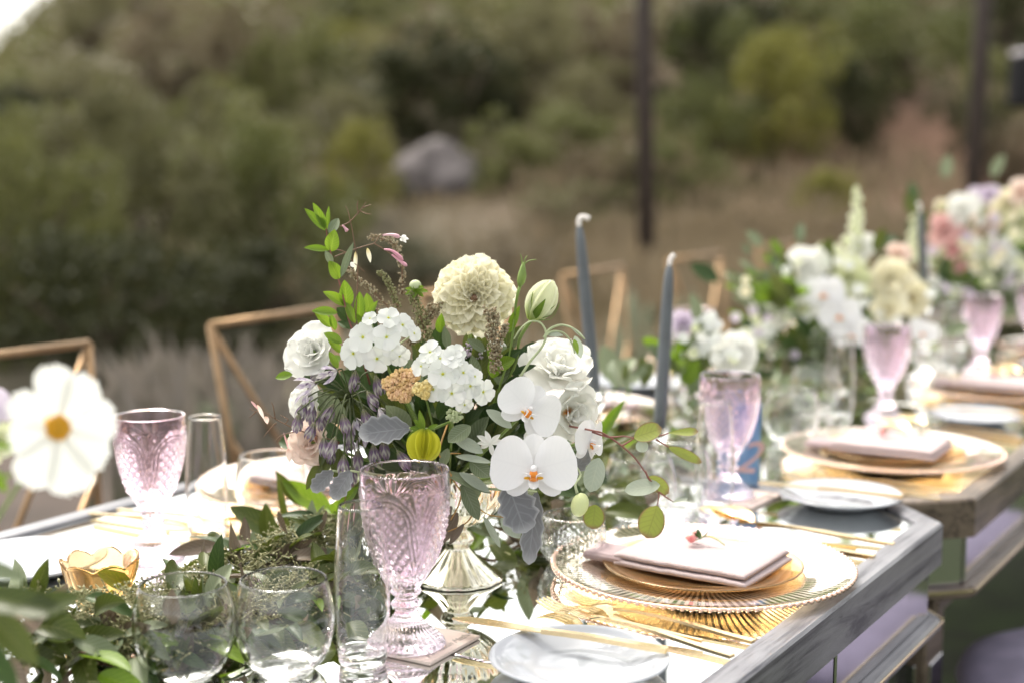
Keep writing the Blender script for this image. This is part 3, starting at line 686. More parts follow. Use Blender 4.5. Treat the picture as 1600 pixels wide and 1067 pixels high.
for (lb, s, rot) in (('gold chair at the left edge behind the white cosmos', -.335, -.08), ('gold chair left of the near bouquet', .345, .05),
                     ('gold chair hidden behind the cream dahlia', .98, 0), ('gold chair seen between the dahlia and the first slate candle', 1.58, .06),
                     ('gold chair seen just right of the second slate candle', 2.2, 0), ('gold chair behind the second bouquet', 2.85, .05)):
    chair(lb, s, 1.085, rot, M_['cushion'])
chair('gold chair with round lavender seat tucked under the near side, lower right corner', .37, -.16, math.pi, M_['velvet'])
chair('gold chair with lavender seat at the near side of the second table', 1.02, -.2, math.pi, M_['velvet'])

# ================================================================== GLASSWARE
def open_vessel(outer, thick, seg=64, disp=None, lip=.0008, floor=None):
    """outer profile from the bottom centre up to the rim -> closed shell with inner wall"""
    o_ = outer; inner = []
    for i, (r, z) in enumerate(o_):
        r0, z0 = o_[max(i - 1, 0)]; r1, z1 = o_[min(i + 1, len(o_) - 1)]; d = Vector((r1 - r0, z1 - z0))
        if d.length < 1e-9: continue
        d.normalize(); n = Vector((-d.y, d.x)); inner.append((max(0, r + n.x * thick), z + n.y * thick))
    fl = floor if floor is not None else inner[0][1]
    inner = [p for p in inner if p[1] >= fl]; inner = [(0, inner[0][1])] + inner
    rim = ((o_[-1][0] + inner[-1][0]) / 2, o_[-1][1] + lip)
    return lathe(o_ + [rim] + inner[::-1], seg, disp)
def spl(pts, k=6):
    return [(max(0, p.x), p.z) for p in smooth_path([(a, 0, b_) for a, b_ in pts], k)]
# pressed-glass goblet: foot, knop and bowl in one piece of glass
GH = .173
foot = [(0, .004), (.018, .003), (.030, .001), (.0365, .0005), (.0378, .003), (.0350, .0075), (.028, .0135), (.0185, .022), (.0120, .031), (.0100, .036), (.0118, .0385), (.0145, .0415), (.0125, .0445), (.0095, .0475), (.0120, .0505), (.0148, .0535), (.0135, .057), (.0150, .0605)]
bowl = [(.0200, .068), (.0268, .080), (.0330, .096), (.0380, .114), (.0411, .134), (.0425, .152), (.0428, .166), (.0426, .1725)]
gprof = spl(foot, 3)[:-1] + spl([foot[-1]] + bowl, 15)[0:]
nout = len(gprof)
def gdisp(i, r, z, a):
    if i >= nout: return 0
    if z < .034 and r > .009:      # ribbed foot
        return .0009 * (abs(math.sin(a * 16)) - .5) * min(1, (r - .009) / .01)
    if z < .066: return .0009 * (abs(math.sin(a * 6)) - .5)
    if z < .078: return .0006 * abs(math.sin(a * 12))
    if z > .1610: return 0
    k = 4; w = ((a * k / (2 * math.pi)) % 1) - .5          # one arch per quarter
    x = w * 2 * math.pi / k * r; ah = .0175                 # metres from the arch axis
    zc = .128
    d = math.hypot(x, max(0, z - zc)) if z > zc else abs(x)
    if d < ah:                                              # diamond lattice inside the arch
        tri = lambda u: 1 - abs(2 * (u % 1) - 1)
        return .0036 * min(tri((x * 1.15 + z) / .0118), tri((x * 1.15 - z) / .0118)) - .0009
    if d < ah + .0115: return .0011 * abs(math.cos((d - ah) * math.pi / .0042)) ** .6    # concentric bands of the arch
    # shell fans between the arches
    wx = ((a * k / (2 * math.pi) + .5) % 1 - .5) * 2 * math.pi / k * r
    ang = math.atan2(wx, z - .122)
    return (.0014 * abs(math.cos(ang * 8)) - .0002) * max(0, min(1, (.1600 - z) / .006))
inner = [(0, .0665), (.010, .0675), (.0168, .0720)] + [(r - .0030, z) for r, z in spl(bowl, 8)[6:]]
inner[-1] = (.0405, .1722)
goblet_mesh = me('goblet', lathe(gprof + [(.0417, .1735)] + inner[::-1], 288, gdisp), M_['pinkglass'])
flute_prof = spl([(0, .0), (.018, .0), (.0215, .002), (.0228, .008), (.0250, .03), (.0262, .065), (.0250, .10), (.0222, .135), (.0205, .152)], 5)
flute_mesh = me('flute', open_vessel(flute_prof, .0014, 72, floor=.010), M_['glass'])
stem_prof = spl([(0, .0), (.020, .0), (.026, .0015), (.036, .012), (.0430, .030), (.0450, .048), (.0435, .062), (.0405, .076), (.0385, .083)], 5)
tumbler_mesh = me('tumbler', open_vessel(stem_prof, .0023, 80, floor=.005), M_['glass'])
def place(name, label, cat, data, p, rot=0, group=None, sc=1):
    return thing(name, label, cat, Matrix.Translation(p) @ Matrix.Rotation(rot, 4, 'Z') @ Matrix.Diagonal((sc, sc, sc, 1)), group, data)
GG = 'lilac pressed-glass goblets'
gob = [('lilac pressed-glass goblet nearest the middle, standing on a name card', P(635, 1013), .42, .0032),
       ('lilac goblet on the far side beside the white cosmos', P(240, 868), .2, 0), ('lilac goblet in front of the blue table number', P(1137, 778), .5, .0032),
       ('lilac goblet under the white orchids of the second bouquet', T(.66, .276), .1, 0), ('lilac goblet between the second and the pink far bouquet', T(1.27, .27), .7, 0),
       ('lilac goblet cut by the right edge of the picture', T(1.62, .24), .7, 0), ('lilac goblet on the far side behind the second candle', T(.72, .66), .7, 0), ('far-side lilac goblet left of the second bouquet', T(1.38, .66), .3, 0)]
for lb, p, rt, dz in gob: place('goblet', lb, 'goblet', goblet_mesh, p + V(0, 0, .0005 + dz), rt, GG, .935 if dz and rt < .45 else .915)
FG = 'clear champagne flutes'
for lb, p in (('clear flute beside the nearest lilac goblet', P(567, 1036)), ('clear flute right of the far-side goblet at the left', P(325, 838)),
              ('clear flute in front of the goblet by the blue table number', P(1115, 805)), ('clear flute left of the orchids of the second bouquet', T(.60, .335)),
              ('clear flute beside the goblet under the far bouquet', T(1.23, .33))): place('flute', lb, 'glass', flute_mesh, p + V(0, 0, .0006), rnd(0, 6), FG, .93)
SG = 'clear stemless wine glasses'
for lb, p in (('stemless wine glass left of the clear flute, front row', P(446, 1046)), ('stemless wine glass at the bottom left in front of the garland', P(290, 1056)),
              ('empty stemless glass on the far side behind the garland', P(425, 812)), ('stemless glass under the round eucalyptus leaves', P(1000, 815)),
              ('second stemless glass behind the round eucalyptus leaves', P(1055, 800)), ('stemless glass right of the blue table number', P(1235, 690)),
              ('stemless glass below the orchids of the second bouquet', T(.66, .40)), ('stemless glass right of the far goblets', T(1.30, .38)), ('stemless glass on the far side of the second table', T(.60, .60))):
    place('stemless_glass', lb, 'glass', tumbler_mesh, p + V(0, 0, .0006), rnd(0, 6), SG, .97)

# scalloped gold votive cup, crystal votive, mercury compote, candlesticks
def scal(n, amp, z0, z1):
    return lambda i, r, z, a: r * amp * abs(math.sin(a * n / 2)) * max(0, min(1, (z - z0) / (z1 - z0)))
def scallop_cup(label, p):
    pr = spl([(0, 0), (.016, 0), (.021, .002), (.026, .015), (.032, .035), (.0355, .050)], 5); g = open_vessel(pr, .0022, 96, scal(7, .10, .0, .03), floor=.006)
    vv = []
    for (x, y, z) in g[0]:
        a = math.atan2(y, x); k = max(0, (z - .03) / .02) ; vv.append((x, y, z + .007 * (abs(math.sin(a * 3.5)) - .6) * k))
    place('votive_cup', label, 'candle holder', me('votive_cup', (vv, g[1], g[2]), M_['goldplate']), p + V(0, 0, .0006), .3)
def diam(i, r, z, a):
    return .0016 * min(abs(math.sin(a * 12 + z * 420)), abs(math.sin(a * 12 - z * 420))) if r > .012 and z > .003 else 0
pr = spl([(0, 0), (.018, 0), (.026, .004), (.034, .018), (.0365, .034), (.034, .048), (.031, .054)], 6); no_ = len(pr)
cv = me('votive_cup', open_vessel(pr, .0025, 144, lambda i, r, z, a: diam(i, r, z, a) if i < no_ else 0, floor=.006), M_['glass'])
place('votive_cup', 'cut crystal votive cup under the white orchids', 'candle holder', cv, P(893, 880) + V(0, 0, .0006))
comp = thing('compote_vase', 'silvery mercury-glass footed bowl that carries the near bouquet', 'vase', P(715, 903) + V(0, 0, .0006))
pf = spl([(0, .002), (.03, .001), (.046, .0), (.0475, .0025), (.040, .008), (.028, .017), (.017, .028), (.0125, .034), (.0155, .038), (.0175, .043), (.014, .048), (.010, .052), (.0125, .057)], 5)
def rib(n, amp): return lambda i, r, z, a: amp * (abs(math.sin(a * n / 2)) - .5) * min(1, r / .03)
ob('foot', me('foot', lathe(pf, 96, rib(12, .0018)), M_['mercury']), comp)
pb = spl([(.0, .0575), (.014, .058), (.030, .064), (.046, .078), (.055, .095), (.058, .112), (.0575, .124)], 6)
ob('bowl', me('bowl', open_vessel(pb, .002, 96, rib(24, .0022), floor=.062), M_['mercury']), comp)
cs = spl([(0, .001), (.026, 0), (.034, .003), (.022, .009), (.009, .016), (.0075, .03), (.0125, .038), (.0075, .046), (.0075, .07), (.013, .080), (.0145, .092)], 5)
def candlestick(label, p, h):
    k = h / .092; r = place('candlestick', label, 'candle holder', None, p + V(0, 0, .0006)); ob('stand', me('stand', lathe([(a, b_ * k) for a, b_ in cs] + [(.0145, h), (.0118, h), (.011, h - .010), (0, h - .010)], 48), M_['glass']), r)
def candle(label, base, top, wpx):
    d = (top - base); ln = d.length; r = wpx
    g = tube([base + d * k for k in (0, .2, .5, .75, .92, .975, 1)], [r * .95, r, r * .97, r * .88, r * .72, r * .5, r * .2], 20)
    t_ = thing('taper_candle', label, 'candle', base, 'slate taper candles')
    sub('wax', me('wax', g, M_['candle']), t_, Matrix.Identity(4)); return t_, d.normalized()
def wick(t_, pts, r): sub('wick', me('wick', tube(smooth_path(pts, 4), r, 8), M_['wick']), t_, Matrix.Identity(4))
Yc = 1.90
c1, d1 = candle('slate blue taper candle with wick bent over, left one of the near pair', W(930, 624, Yc), W(905, 352, Yc), .0088)
wick(c1, [W(905, 354, Yc), W(905, 343, Yc), W(911, 339, Yc), W(921, 342, Yc)], .0032)
Yd = 1.84
c2_, d2 = candle('slate blue taper candle leaning right, right one of the near pair', W(1030, 680, Yd), W(1046, 414, Yd), .0088)
wick(c2_, [W(1046, 415, Yd), W(1048, 405, Yd), W(1054, 398, Yd)], .003)
Ye = 2.75
c3, d3 = candle('slate blue taper candle left of the pink far bouquet', W(1446, 470, Ye), W(1437, 330, Ye), .0085)
wick(c3, [W(1437, 331, Ye), W(1437, 322, Ye), W(1434, 317, Ye)], .003)
for lb, q in (('glass candlestick of the left near candle', W(930, 624, Yc)), ('glass candlestick of the right near candle', W(1030, 680, Yd)), ('glass candlestick of the far candle', W(1446, 470, Ye))):
    candlestick(lb, V(q.x, q.y, Z0), q.z - Z0 + .010)

# ================================================================== PLACE SETTINGS
CH_R = .158
def charger_mesh():
    N = 112; seg = N * 4
    pr = [(0, .004), (.05, .004), (.085, .0042), (.10, .006), (.112, .008), (.125, .010), (.145, .0115), (.152, .0125), (.155, .013)]
    pr = spl(pr, 3); top = [(r, z + .0032) for r, z in pr]; bot = pr
    def dp(i, r, z, a): return 0
    v = []; uv = []; rows = top[::-1] + bot
    nt_ = len(top)
    for i, (r, z) in enumerate(rows):
        for j in range(seg):
            a = 2 * math.pi * j / seg; ridge = (.0011 * (math.cos(a * N)) * min(1, r / .04)) * (1 if r > .03 else r / .03)
            zz = z + (ridge if i >= nt_ else 0)
            v.append((r * math.cos(a), r * math.sin(a), zz)); uv.append((r / .1615, a * N / 6.2832))
    return v, grid_faces(len(rows), seg, wrap=True), uv
# ribbed gold-washed glass
mg, nt, b, o = newmat('gold_washed_glass'); L = nt.links
uvn = nd(nt, 'ShaderNodeUVMap'); spx = nd(nt, 'ShaderNodeSeparateXYZ'); L.new(uvn.outputs[0], spx.inputs[0])
sn = nd(nt, 'ShaderNodeMath', operation='MULTIPLY'); sn.inputs[1].default_value = 6.2832; L.new(spx.outputs['Y'], sn.inputs[0])
s2 = nd(nt, 'ShaderNodeMath', operation='SINE'); L.new(sn.outputs[0], s2.inputs[0])
mr = nd(nt, 'ShaderNodeMapRange'); mr.inputs[1].default_value = -.15; mr.inputs[2].default_value = .25; L.new(s2.outputs[0], mr.inputs[0])
fm = nd(nt, 'ShaderNodeMath', operation='MULTIPLY_ADD'); fm.inputs[1].default_value = .72; fm.inputs[2].default_value = .04; L.new(mr.outputs[0], fm.inputs[0])
gl = nd(nt, 'ShaderNodeBsdfGlass'); gl.inputs['Color'].default_value = (1, .955, .88, 1); gl.inputs['IOR'].default_value = 1.4; gl.inputs['Roughness'].default_value = .02
b.inputs['Base Color'].default_value = (.94, .82, .66, 1); b.inputs['Metallic'].default_value = .9; b.inputs['Roughness'].default_value = .18
mxs = nd(nt, 'ShaderNodeMixShader'); L.new(fm.outputs[0], mxs.inputs[0]); L.new(gl.outputs[0], mxs.inputs[1]); L.new(b.outputs[0], mxs.inputs[2]); L.new(mxs.outputs[0], o.inputs[0])
M_['charger'] = mg
M_['rosebead'] = simple('rose_gold_bead', (.80, .58, .48), .2, .75, .05, 30)
mp_, nt, b, o = newmat('gold_clear_plate'); gl = nd(nt, 'ShaderNodeBsdfGlass'); gl.inputs['Color'].default_value = (1, .88, .68, 1); gl.inputs['IOR'].default_value = 1.35
b.inputs['Base Color'].default_value = (.90, .66, .38, 1); b.inputs['Metallic'].default_value = .7; b.inputs['Roughness'].default_value = .25
ns = nd(nt, 'ShaderNodeTexNoise'); ns.inputs['Scale'].default_value = 20; mxs = nd(nt, 'ShaderNodeMixShader')
mr = nd(nt, 'ShaderNodeMapRange'); mr.inputs[3].default_value = .05; mr.inputs[4].default_value = .16; nt.links.new(ns.outputs['Fac'], mr.inputs[0]); nt.links.new(mr.outputs[0], mxs.inputs[0])
nt.links.new(gl.outputs[0], mxs.inputs[1]); nt.links.new(b.outputs[0], mxs.inputs[2]); nt.links.new(mxs.outputs[0], o.inputs[0]); M_['goldplate'] = mp_
scallop_cup('scalloped amber glass votive cup at the left, beside the garland', P(160, 952))
ch_disc = me('ribbed_disc', charger_mesh(), M_['charger'])
NB = 112
gb = [tube([(.156 * math.cos(a), .156 * math.sin(a), .0145) for a in [2 * math.pi * k / 140 for k in range(141)]], .0014, 6, False)]
for k in range(NB):
    a = 2 * math.pi * k / NB; gb.append(xf(ball(1, 4, 6), Matrix.Translation((.158 * math.cos(a), .158 * math.sin(a), .0142)) @ Matrix.Diagonal((.0025, .0030, .0024, 1))))
ch_rim = me('beaded_rim', join(*gb), M_['rosebead'])
def charger(label, p, rot=0):
    r = thing('charger_plate', label, 'charger', Matrix.Translation(p + V(0, 0, .0008)) @ Matrix.Rotation(rot, 4, 'Z'), 'ribbed gold glass charger plates')
    ob('ribbed_disc', ch_disc, r); ob('beaded_rim', ch_rim, r); return r
pp = spl([(0, .001), (.04, .0), (.060, .001), (.078, .003), (.096, .0062), (.1045, .0075)], 4)
sal = me('dessert_plate', lathe(pp + [(.1055, .0085)] + [(r, z + .0022) for r, z in pp[::-1]], 96), M_['goldplate'])
bp_ = spl([(0, .001), (.03, .0), (.046, .001), (.058, .006), (.068, .0105), (.078, .0138), (.082, .0145)], 4)
bread = me('bread_plate', lathe(bp_ + [(.083, .0152)] + [(r, z + .0026) for r, z in bp_[::-1]], 96), M_['ceramic'])
# folded napkin: soft rounded slab with a fold lip and wrinkles
def napkin_mesh():
    nx, ny = 40, 26; Lx, Ly = .150, .118; H = .0135; v = []; rows = []
    def prof(k):   # cross-section going round: bottom, front edge, top
        return k
    ring = 20
    for i in range(nx + 1):
        u = i / nx; x = (u - .5) * Lx
        for j in range(ring):
            a = 2 * math.pi * j / ring; c_, s_ = math.cos(a), math.sin(a)
            e = .20
            y = math.copysign(abs(c_) ** e, c_) * Ly / 2; z = math.copysign(abs(s_) ** .45, s_) * H / 2 + H / 2
            hh = 1 - .25 * max(0, (abs(u - .5) - .42) / .08) ** 2
            wob = .0030 * noise.noise(Vector((x * 24, y * 24, 1))) + .0010 * noise.noise(Vector((x * 70, y * 50, 4)))
            v.append((x + (.004 * noise.noise(Vector((y * 30, z * 90, 2)))), y * (1 - .02 * (u > .97)) + wob, z * hh + (wob if z > H / 2 else 0)))
    f = grid_faces(nx + 1, ring, wrap=True)
    f += [tuple(range(ring)), tuple(range(nx * ring, (nx + 1) * ring))[::-1]]
    return v, f, [(p[0], p[1]) for p in v]
nap_m = me('napkin', napkin_mesh(), M_['linen'])
flap_m = me('folded_flap', box(0, 0, 0, .050, .046, .009, .003), M_['linenunder'], False)
lip_m = me('fold_layer', xf(box(0, 0, 0, .006, .100, .004, .0015), Matrix.Identity(4)), M_['linen'], False)
card_m = me('menu_card', box(0, 0, 0, .10, .13, .0012), M_['whitecard'], False)
sprig_stem = me('sprig_stem', tube(smooth_path([(0, 0, .001), (.012, .004, .006), (.024, .002, .004), (.034, -.006, .001)], 4), .0007, 6), M_['stemgreen'])
berry_m = me('berry', join(ball(.0052, 8, 10), xf(ball(.002, 4, 6), Matrix.Translation((-.0048, 0, 0)))), M_['berry'])
bleaf_m = me('leaf', petal(.013, .006, .45, .8, cup=.3, bend=.6), M_['leafdark'])
def setting(pos, rot, near, det=True, names=('a', 'b')):
    """charger with dessert plate, napkin, card and berry sprig. rot: direction of the diner's left-right axis"""
    where = names
    charger('ribbed gold glass charger plate ' + where, pos, rot)
    z = .0085
    place('dessert_plate', 'amber glass dessert plate on the charger ' + where, 'plate', sal, pos + V(0, 0, z), 0, 'amber dessert plates under the napkins')
    Mn = Matrix.Translation(pos + V(0, 0, z + .0055)) @ Matrix.Rotation(rot, 4, 'Z')
    np_ = thing('napkin', 'folded blush linen napkin on the charger ' + where, 'napkin', Mn, 'folded blush napkins')
    ob('folded_cloth', nap_m, np_, Matrix.Diagonal((1, 1, .52, 1)))
    ob('folded_cloth', nap_m, np_, Matrix.Translation((-.003, .002, .0071)) @ Matrix.Rotation(.012, 4, 'Z') @ Matrix.Diagonal((.985, .97, .50, 1)))
    ob('folded_flap', flap_m, np_, Matrix.Translation((-.090, -.034, .006)))
    cd = thing('menu_card', 'white menu card tucked in the napkin ' + where, 'card', Mn @ Matrix.Translation((-.078, .052, -.001)) @ Matrix.Rotation(.25, 4, 'Z'), 'white menu cards', card_m)
    br = thing('berry_sprig', 'pink berry sprig on the napkin ' + where, 'sprig', Mn @ Matrix.Translation((-.018, .018, .0178)) @ Matrix.Rotation(.2, 4, 'Z'), 'pink berry sprigs on the napkins')
    ob('stem', sprig_stem, br); ob('berry', berry_m, br, V(-.003, .006, .0055)); ob('berry', berry_m, br, V(-.002, -.007, .0055))
    for k in range(3): ob('leaf', bleaf_m, br, frame((.006, 0, .003), (math.cos(k * 1.9 + .3), math.sin(k * 1.9 + .3), .5), (0, 0, 1)))
# cutlery
def handle(L0, L1, w0, w1, th=.0028, rise=.004):
    """flat tapering square-ended handle along x from L0 to L1"""
    n = 7; v = []
    for i in range(n):
        k = i / (n - 1); x = L0 + (L1 - L0) * k; w = w0 + (w1 - w0) * k; z = .0012 + rise * math.sin(math.pi * min(1, (1 - k) * 1.0)) * (1 - k) * 1.6
        v += [(x, -w, z), (x, w, z), (x, w * .92, z + th), (x, -w * .92, z + th)]
    f = grid_faces(n, 4, wrap=True); f = [q[::-1] for q in f] + [(0, 1, 2, 3), (n * 4 - 1, n * 4 - 2, n * 4 - 3, n * 4 - 4)]
    return v, f, [(p[0], p[1]) for p in v]
def curved_strip(pts, ws, th=.0016):
    n = len(pts); v = []
    for (x, y, z), w in zip(pts, ws): v += [(x, y - w, z), (x, y + w, z), (x, y + w, z + th), (x, y - w, z + th)]
    f = grid_faces(n, 4, wrap=True); f = [q[::-1] for q in f] + [(0, 1, 2, 3), (n * 4 - 1, n * 4 - 2, n * 4 - 3, n * 4 - 4)]
    return v, f, [(p[0], p[1]) for p in v]
G_ = M_['gold']
fk_h = me('handle', handle(-.055, .095, .0021, .0042), G_, False)
neck = [( -.055 - .004 * i, 0, .0045 + .0012 * math.sin(i * .5)) for i in range(5)]
fk_n = me('neck', curved_strip([(-.054, 0, .0056), (-.062, 0, .0062), (-.069, 0, .0050), (-.075, 0, .0032)], [.0021, .0026, .0070, .0098]), G_, False)
fk_t = [me('tine', curved_strip([(-.0745, y, .0032), (-.086, y, .0020), (-.098, y * .97, .0032), (-.110, y * .92, .0068)], [.0016, .0014, .0012, .0005], .0014), G_, False) for y in (-.0082, -.00275, .00275, .0082)]
kn_b = me('blade', curved_strip([(-.022, 0, .002), (-.04, .001, .0022), (-.08, .002, .002), (-.10, .001, .0018), (-.112, -.001, .0016)], [.0032, .0065, .0078, .0068, .0012], .0012), G_, False)
kn_h = me('handle', handle(-.022, .095, .0034, .0046, .0042, .001), G_, False)
sp_b = me('bowl', xf((lambda g: (g[0], g[1], g[2]))(petal(.052, .036, .45, .5, cup=.5, bend=.35, nu=12, nv=9)), Matrix.Translation((-.058, 0, .0045)) @ Matrix.Rotation(math.pi, 4, 'Z')), G_)
def cutlery(kind, label, end, ang, sc=1.0, z=.0008, tilt=0, group='gold cutlery'):
    """end: world point of the handle end; ang: world angle of the handle's +x (pointing to the handle end)"""
    M = Matrix.Translation(V(end.x, end.y, Z0 + z)) @ Matrix.Rotation(ang, 4, 'Z') @ Matrix.Rotation(tilt, 4, 'Y') @ Matrix.Scale(sc, 4) @ Matrix.Translation((-.095, 0, 0))
    r = thing(kind, label, kind, M, group)
    if kind == 'fork':
        ob('handle', fk_h, r); ob('neck', fk_n, r)
        for t_ in fk_t: ob('tine', t_, r)
    elif kind == 'knife': ob('handle', kn_h, r); ob('blade', kn_b, r)
    else: ob('handle', fk_h, r); ob('bowl', sp_b, r)
    return r
NA = math.atan2(-TN.y, -TN.x)       # from the table middle towards the near diner
SP = .668
NAMES = ['in the foreground', 'behind the blue table number', 'in front of the far bouquet', 'at the right edge of the picture', 'farthest at the right']
for k in range(4):
    sC = -.312 + SP * k; tC = .170
    setting(P(1097, 901) if k == 0 else T(sC, tC), NA + (.02 if k else -.03), True, names=NAMES[k])
    brd = T(sC - .312, .140) if k else P(905, 1050)
    place('bread_plate', 'small white bread plate left of the charger ' + NAMES[k], 'plate', bread, brd + V(0, 0, .0008), 0, 'white bread plates', .94)
    if k == 0:
        cutlery('knife', 'gold butter knife lying across the nearest white bread plate', P(1042, 1024, .0155), math.atan2(*(P(1042, 1024, .0155) - P(786, 984, .0155)).yx) , 1.0, .0175, 0)
        for lb, tp, en, zz in (('gold fork nearest the rim of the foreground charger', P(887, 932, .004), P(1177, 1004, .002), .0008), ('gold fork farthest from the foreground charger, longest of the three', P(846, 942, .004), P(1144, 1027, .002), .0008), ('short gold fork lying over the two other foreground forks', P(893, 958, .006), P(1097, 1000, .006), .0042)):
            dv = en - tp; cutlery('fork', lb, en, math.atan2(dv.y, dv.x), V(dv.x, dv.y, 0).length / .205, zz)
    else:
        cutlery('knife', 'gold butter knife on the bread plate ' + NAMES[k], T(sC - .312, .06), NA + .1, .9, .018)
        for q, (ds, dt) in enumerate(((-.23, .035), (-.205, .045), (-.178, .03))):
            cutlery('fork', ['outer', 'middle', 'inner'][q] + ' gold fork left of the charger ' + NAMES[k], T(sC + ds, dt), NA + rnd(-.03, .03), 1.05 - .05 * q)
    ends = [(P(1397, 855), .02), (P(1366, 876), -.01), (P(1337, 850), .03)] if k == 0 else [(T(sC + ds, dt), 0) for ds, dt in ((.20, .035), (.222, .03), (.245, .045))]
    for q, (e_, da) in enumerate(ends):
        cutlery(['spoon', 'knife', 'spoon'][q], ['gold dessert spoon', 'gold dinner knife', 'short gold spoon'][q] + ' right of the charger ' + NAMES[k], e_, NA + da, [1.1, 1.1, .95][q], .0008 + .004 * (q == 2))
FN = ['on the far side behind the nearest lilac goblet', 'on the far side behind the near bouquet', 'on the far side behind the slate candles', 'on the far side left of the second bouquet']
for k in range(4):
    sC = -.255 + SP * k; setting(T(sC, .752), NA + math.pi, False, names=FN[k])
    place('bread_plate', 'small white bread plate beside the charger ' + FN[k], 'plate', bread, (P(45, 893) if k == 0 else T(sC + .31, .79)) + V(0, 0, .0008), 0, 'white bread plates')
    if k == 0:
        for q, (x0, y0, x1, y1, kd) in enumerate(((140, 806, 290, 822, 'fork'), (150, 818, 300, 845, 'knife'), (185, 800, 330, 818, 'spoon'))):
            cutlery(kd, ['gold fork', 'gold knife', 'gold spoon'][q] + ' on the far side at the left, behind the lilac goblet', P(x0, y0), math.atan2(*(P(x0, y0) - P(x1, y1)).yx), 1.0)
    else:
        for q in range(3): cutlery(['fork', 'knife', 'spoon'][q], ['gold fork', 'gold knife', 'gold spoon'][q] + ' beside the charger ' + FN[k], T(sC - .2 - .025 * q, .90), NA + math.pi, 1.0)

# name cards (blush) with handwriting; blue table number
def text_mesh(body, size, mat, ext=.0002):
    c = bpy.data.curves.new('writing', 'FONT'); c.body = body; c.size = size; c.extrude = ext; c.align_x = 'CENTER'; c.align_y = 'CENTER'; c.shear = .5; c.resolution_u = 3
    t_ = bpy.data.objects.new('tmp', c); COL.objects.link(t_); bpy.context.view_layer.update()
    m = bpy.data.meshes.new_from_object(t_.evaluated_get(bpy.context.evaluated_depsgraph_get())); bpy.data.objects.remove(t_); m.materials.clear(); m.materials.append(mat); return m
def coaster(label, B, Rr, Lf, body):
    """B: corner nearest the viewer, Rr: end of the written edge, Lf: the other neighbouring corner"""
    x = Rr - B; x.z = 0; ln = x.length; x.normalize(); y = V(-x.y, x.x, 0); wd = (Lf - B).dot(y); ctr = B + x * ln / 2 + y * wd / 2
    M = Matrix.Translation(V(ctr.x, ctr.y, Z0 + .0022)) @ Matrix.Rotation(math.atan2(x.y, x.x), 4, 'Z')
    r = thing('name_card', label, 'name card', M, 'blush name cards under the goblets'); ob('board', me('board', box(0, 0, 0, ln, abs(wd), .0030, .0004), M_['card'], False), r)
    if body: ob('writing', text_mesh(body, .0105, M_['ink'], .0001), r, Matrix.Translation((.006, -abs(wd) / 2 + .011, .0017)))
coaster('blush name card with grey handwriting under the nearest lilac goblet', P(672, 1041), P(750, 998), P(598, 1024), 'Mr. Noah Mather')
coaster('blush name card under the goblet by the blue table number', P(1175, 797), P(1222, 775), P(1120, 790), 'Ms. Ana Mather')
# blue watercolour table number with a copper 2, leaning panel
mb, nt, b, o = newmat('blue_watercolour'); L = nt.links
tc = nd(nt, 'ShaderNodeTexCoord'); mpp = nd(nt, 'ShaderNodeMapping'); mpp.inputs['Scale'].default_value = (14, 40, 9); mpp.inputs['Rotation'].default_value = (0, .6, 0); ns = nd(nt, 'ShaderNodeTexNoise'); ns.inputs['Scale'].default_value = 1.4; ns.inputs['Detail'].default_value = 3
L.new(tc.outputs['Object'], mpp.inputs[0]); L.new(mpp.outputs[0], ns.inputs[0]); cr = nd(nt, 'ShaderNodeValToRGB'); cr.color_ramp.elements[0].position = .35; cr.color_ramp.elements[0].color = (.02, .10, .30, 1); cr.color_ramp.elements[1].position = .65; cr.color_ramp.elements[1].color = (.22, .40, .55, 1)
L.new(ns.outputs['Fac'], cr.inputs[0]); L.new(cr.outputs[0], b.inputs['Base Color']); b.inputs['Roughness'].default_value = .15; M_['blue'] = mb
M_['copper'] = simple('copper_print', (.50, .34, .31), .4, .3, .05, 60)
q = P(1152, 762); ax = W(1200, 756, q.y + .02)
tn = thing('table_number', 'blue watercolour glass table number with a copper 2, behind the lilac goblet', 'table number', Matrix.Translation(V(q.x, q.y, Z0 + .0006)) @ Matrix.Rotation(-.35, 4, 'Z') @ Matrix.Rotation(-.12, 4, 'X'))
ob('panel', me('panel', box(0, 0, .058, .056, .004, .115, .0012), M_['blue'], False), tn)
ob('numeral', text_mesh('2', .062, M_['copper'], .0003), tn, Matrix.Translation((.008, -.0026, .040)) @ Matrix.Rotation(R(90), 4, 'X'))
ob('foot', me('foot', box(0, .012, .004, .05, .03, .006, .001), M_['glass'], False), tn)
# ================================================================== FLOWERS
CAMV = V(0, 0, CZ)
def face(p, r=0, u=0):
    """direction from p towards the viewer side, turned r to the right and u up"""
    d = (CAMV - p).normalized(); d = d + V(1, 0, 0) * r + V(0, 0, 1) * u; return d.normalized()
def fm(p, n, spin=0, sc=1):
    """matrix whose local Z is n (flower axis)"""
    x = V(1, 0, 0) - n * n.x; x.normalize(); m = frame(p, x, n, sc); return m @ Matrix.Rotation(spin, 4, 'Z')
_mc = {}
def cm(key, fn):
    if key not in _mc: _mc[key] = fn()
    return _mc[key]
def pm(key, mat, **k): return cm(key, lambda: me('petal', petal(**k), M_[mat]))
def flower(name, label, cat, p, group=None): return thing(name, label, cat, Matrix.Translation(p), group)
def stem_to(root, p, q, r=.0016, mat='stemgreen', sag=0, name='stem'):
    m_ = (p + q) / 2 + V(0, 0, sag); return sub(name, me(name, tube(smooth_path([p, m_, q], 4), [r * .85] * 4 + [r] * 5, 6), M_[mat]), root, Matrix.Identity(4))
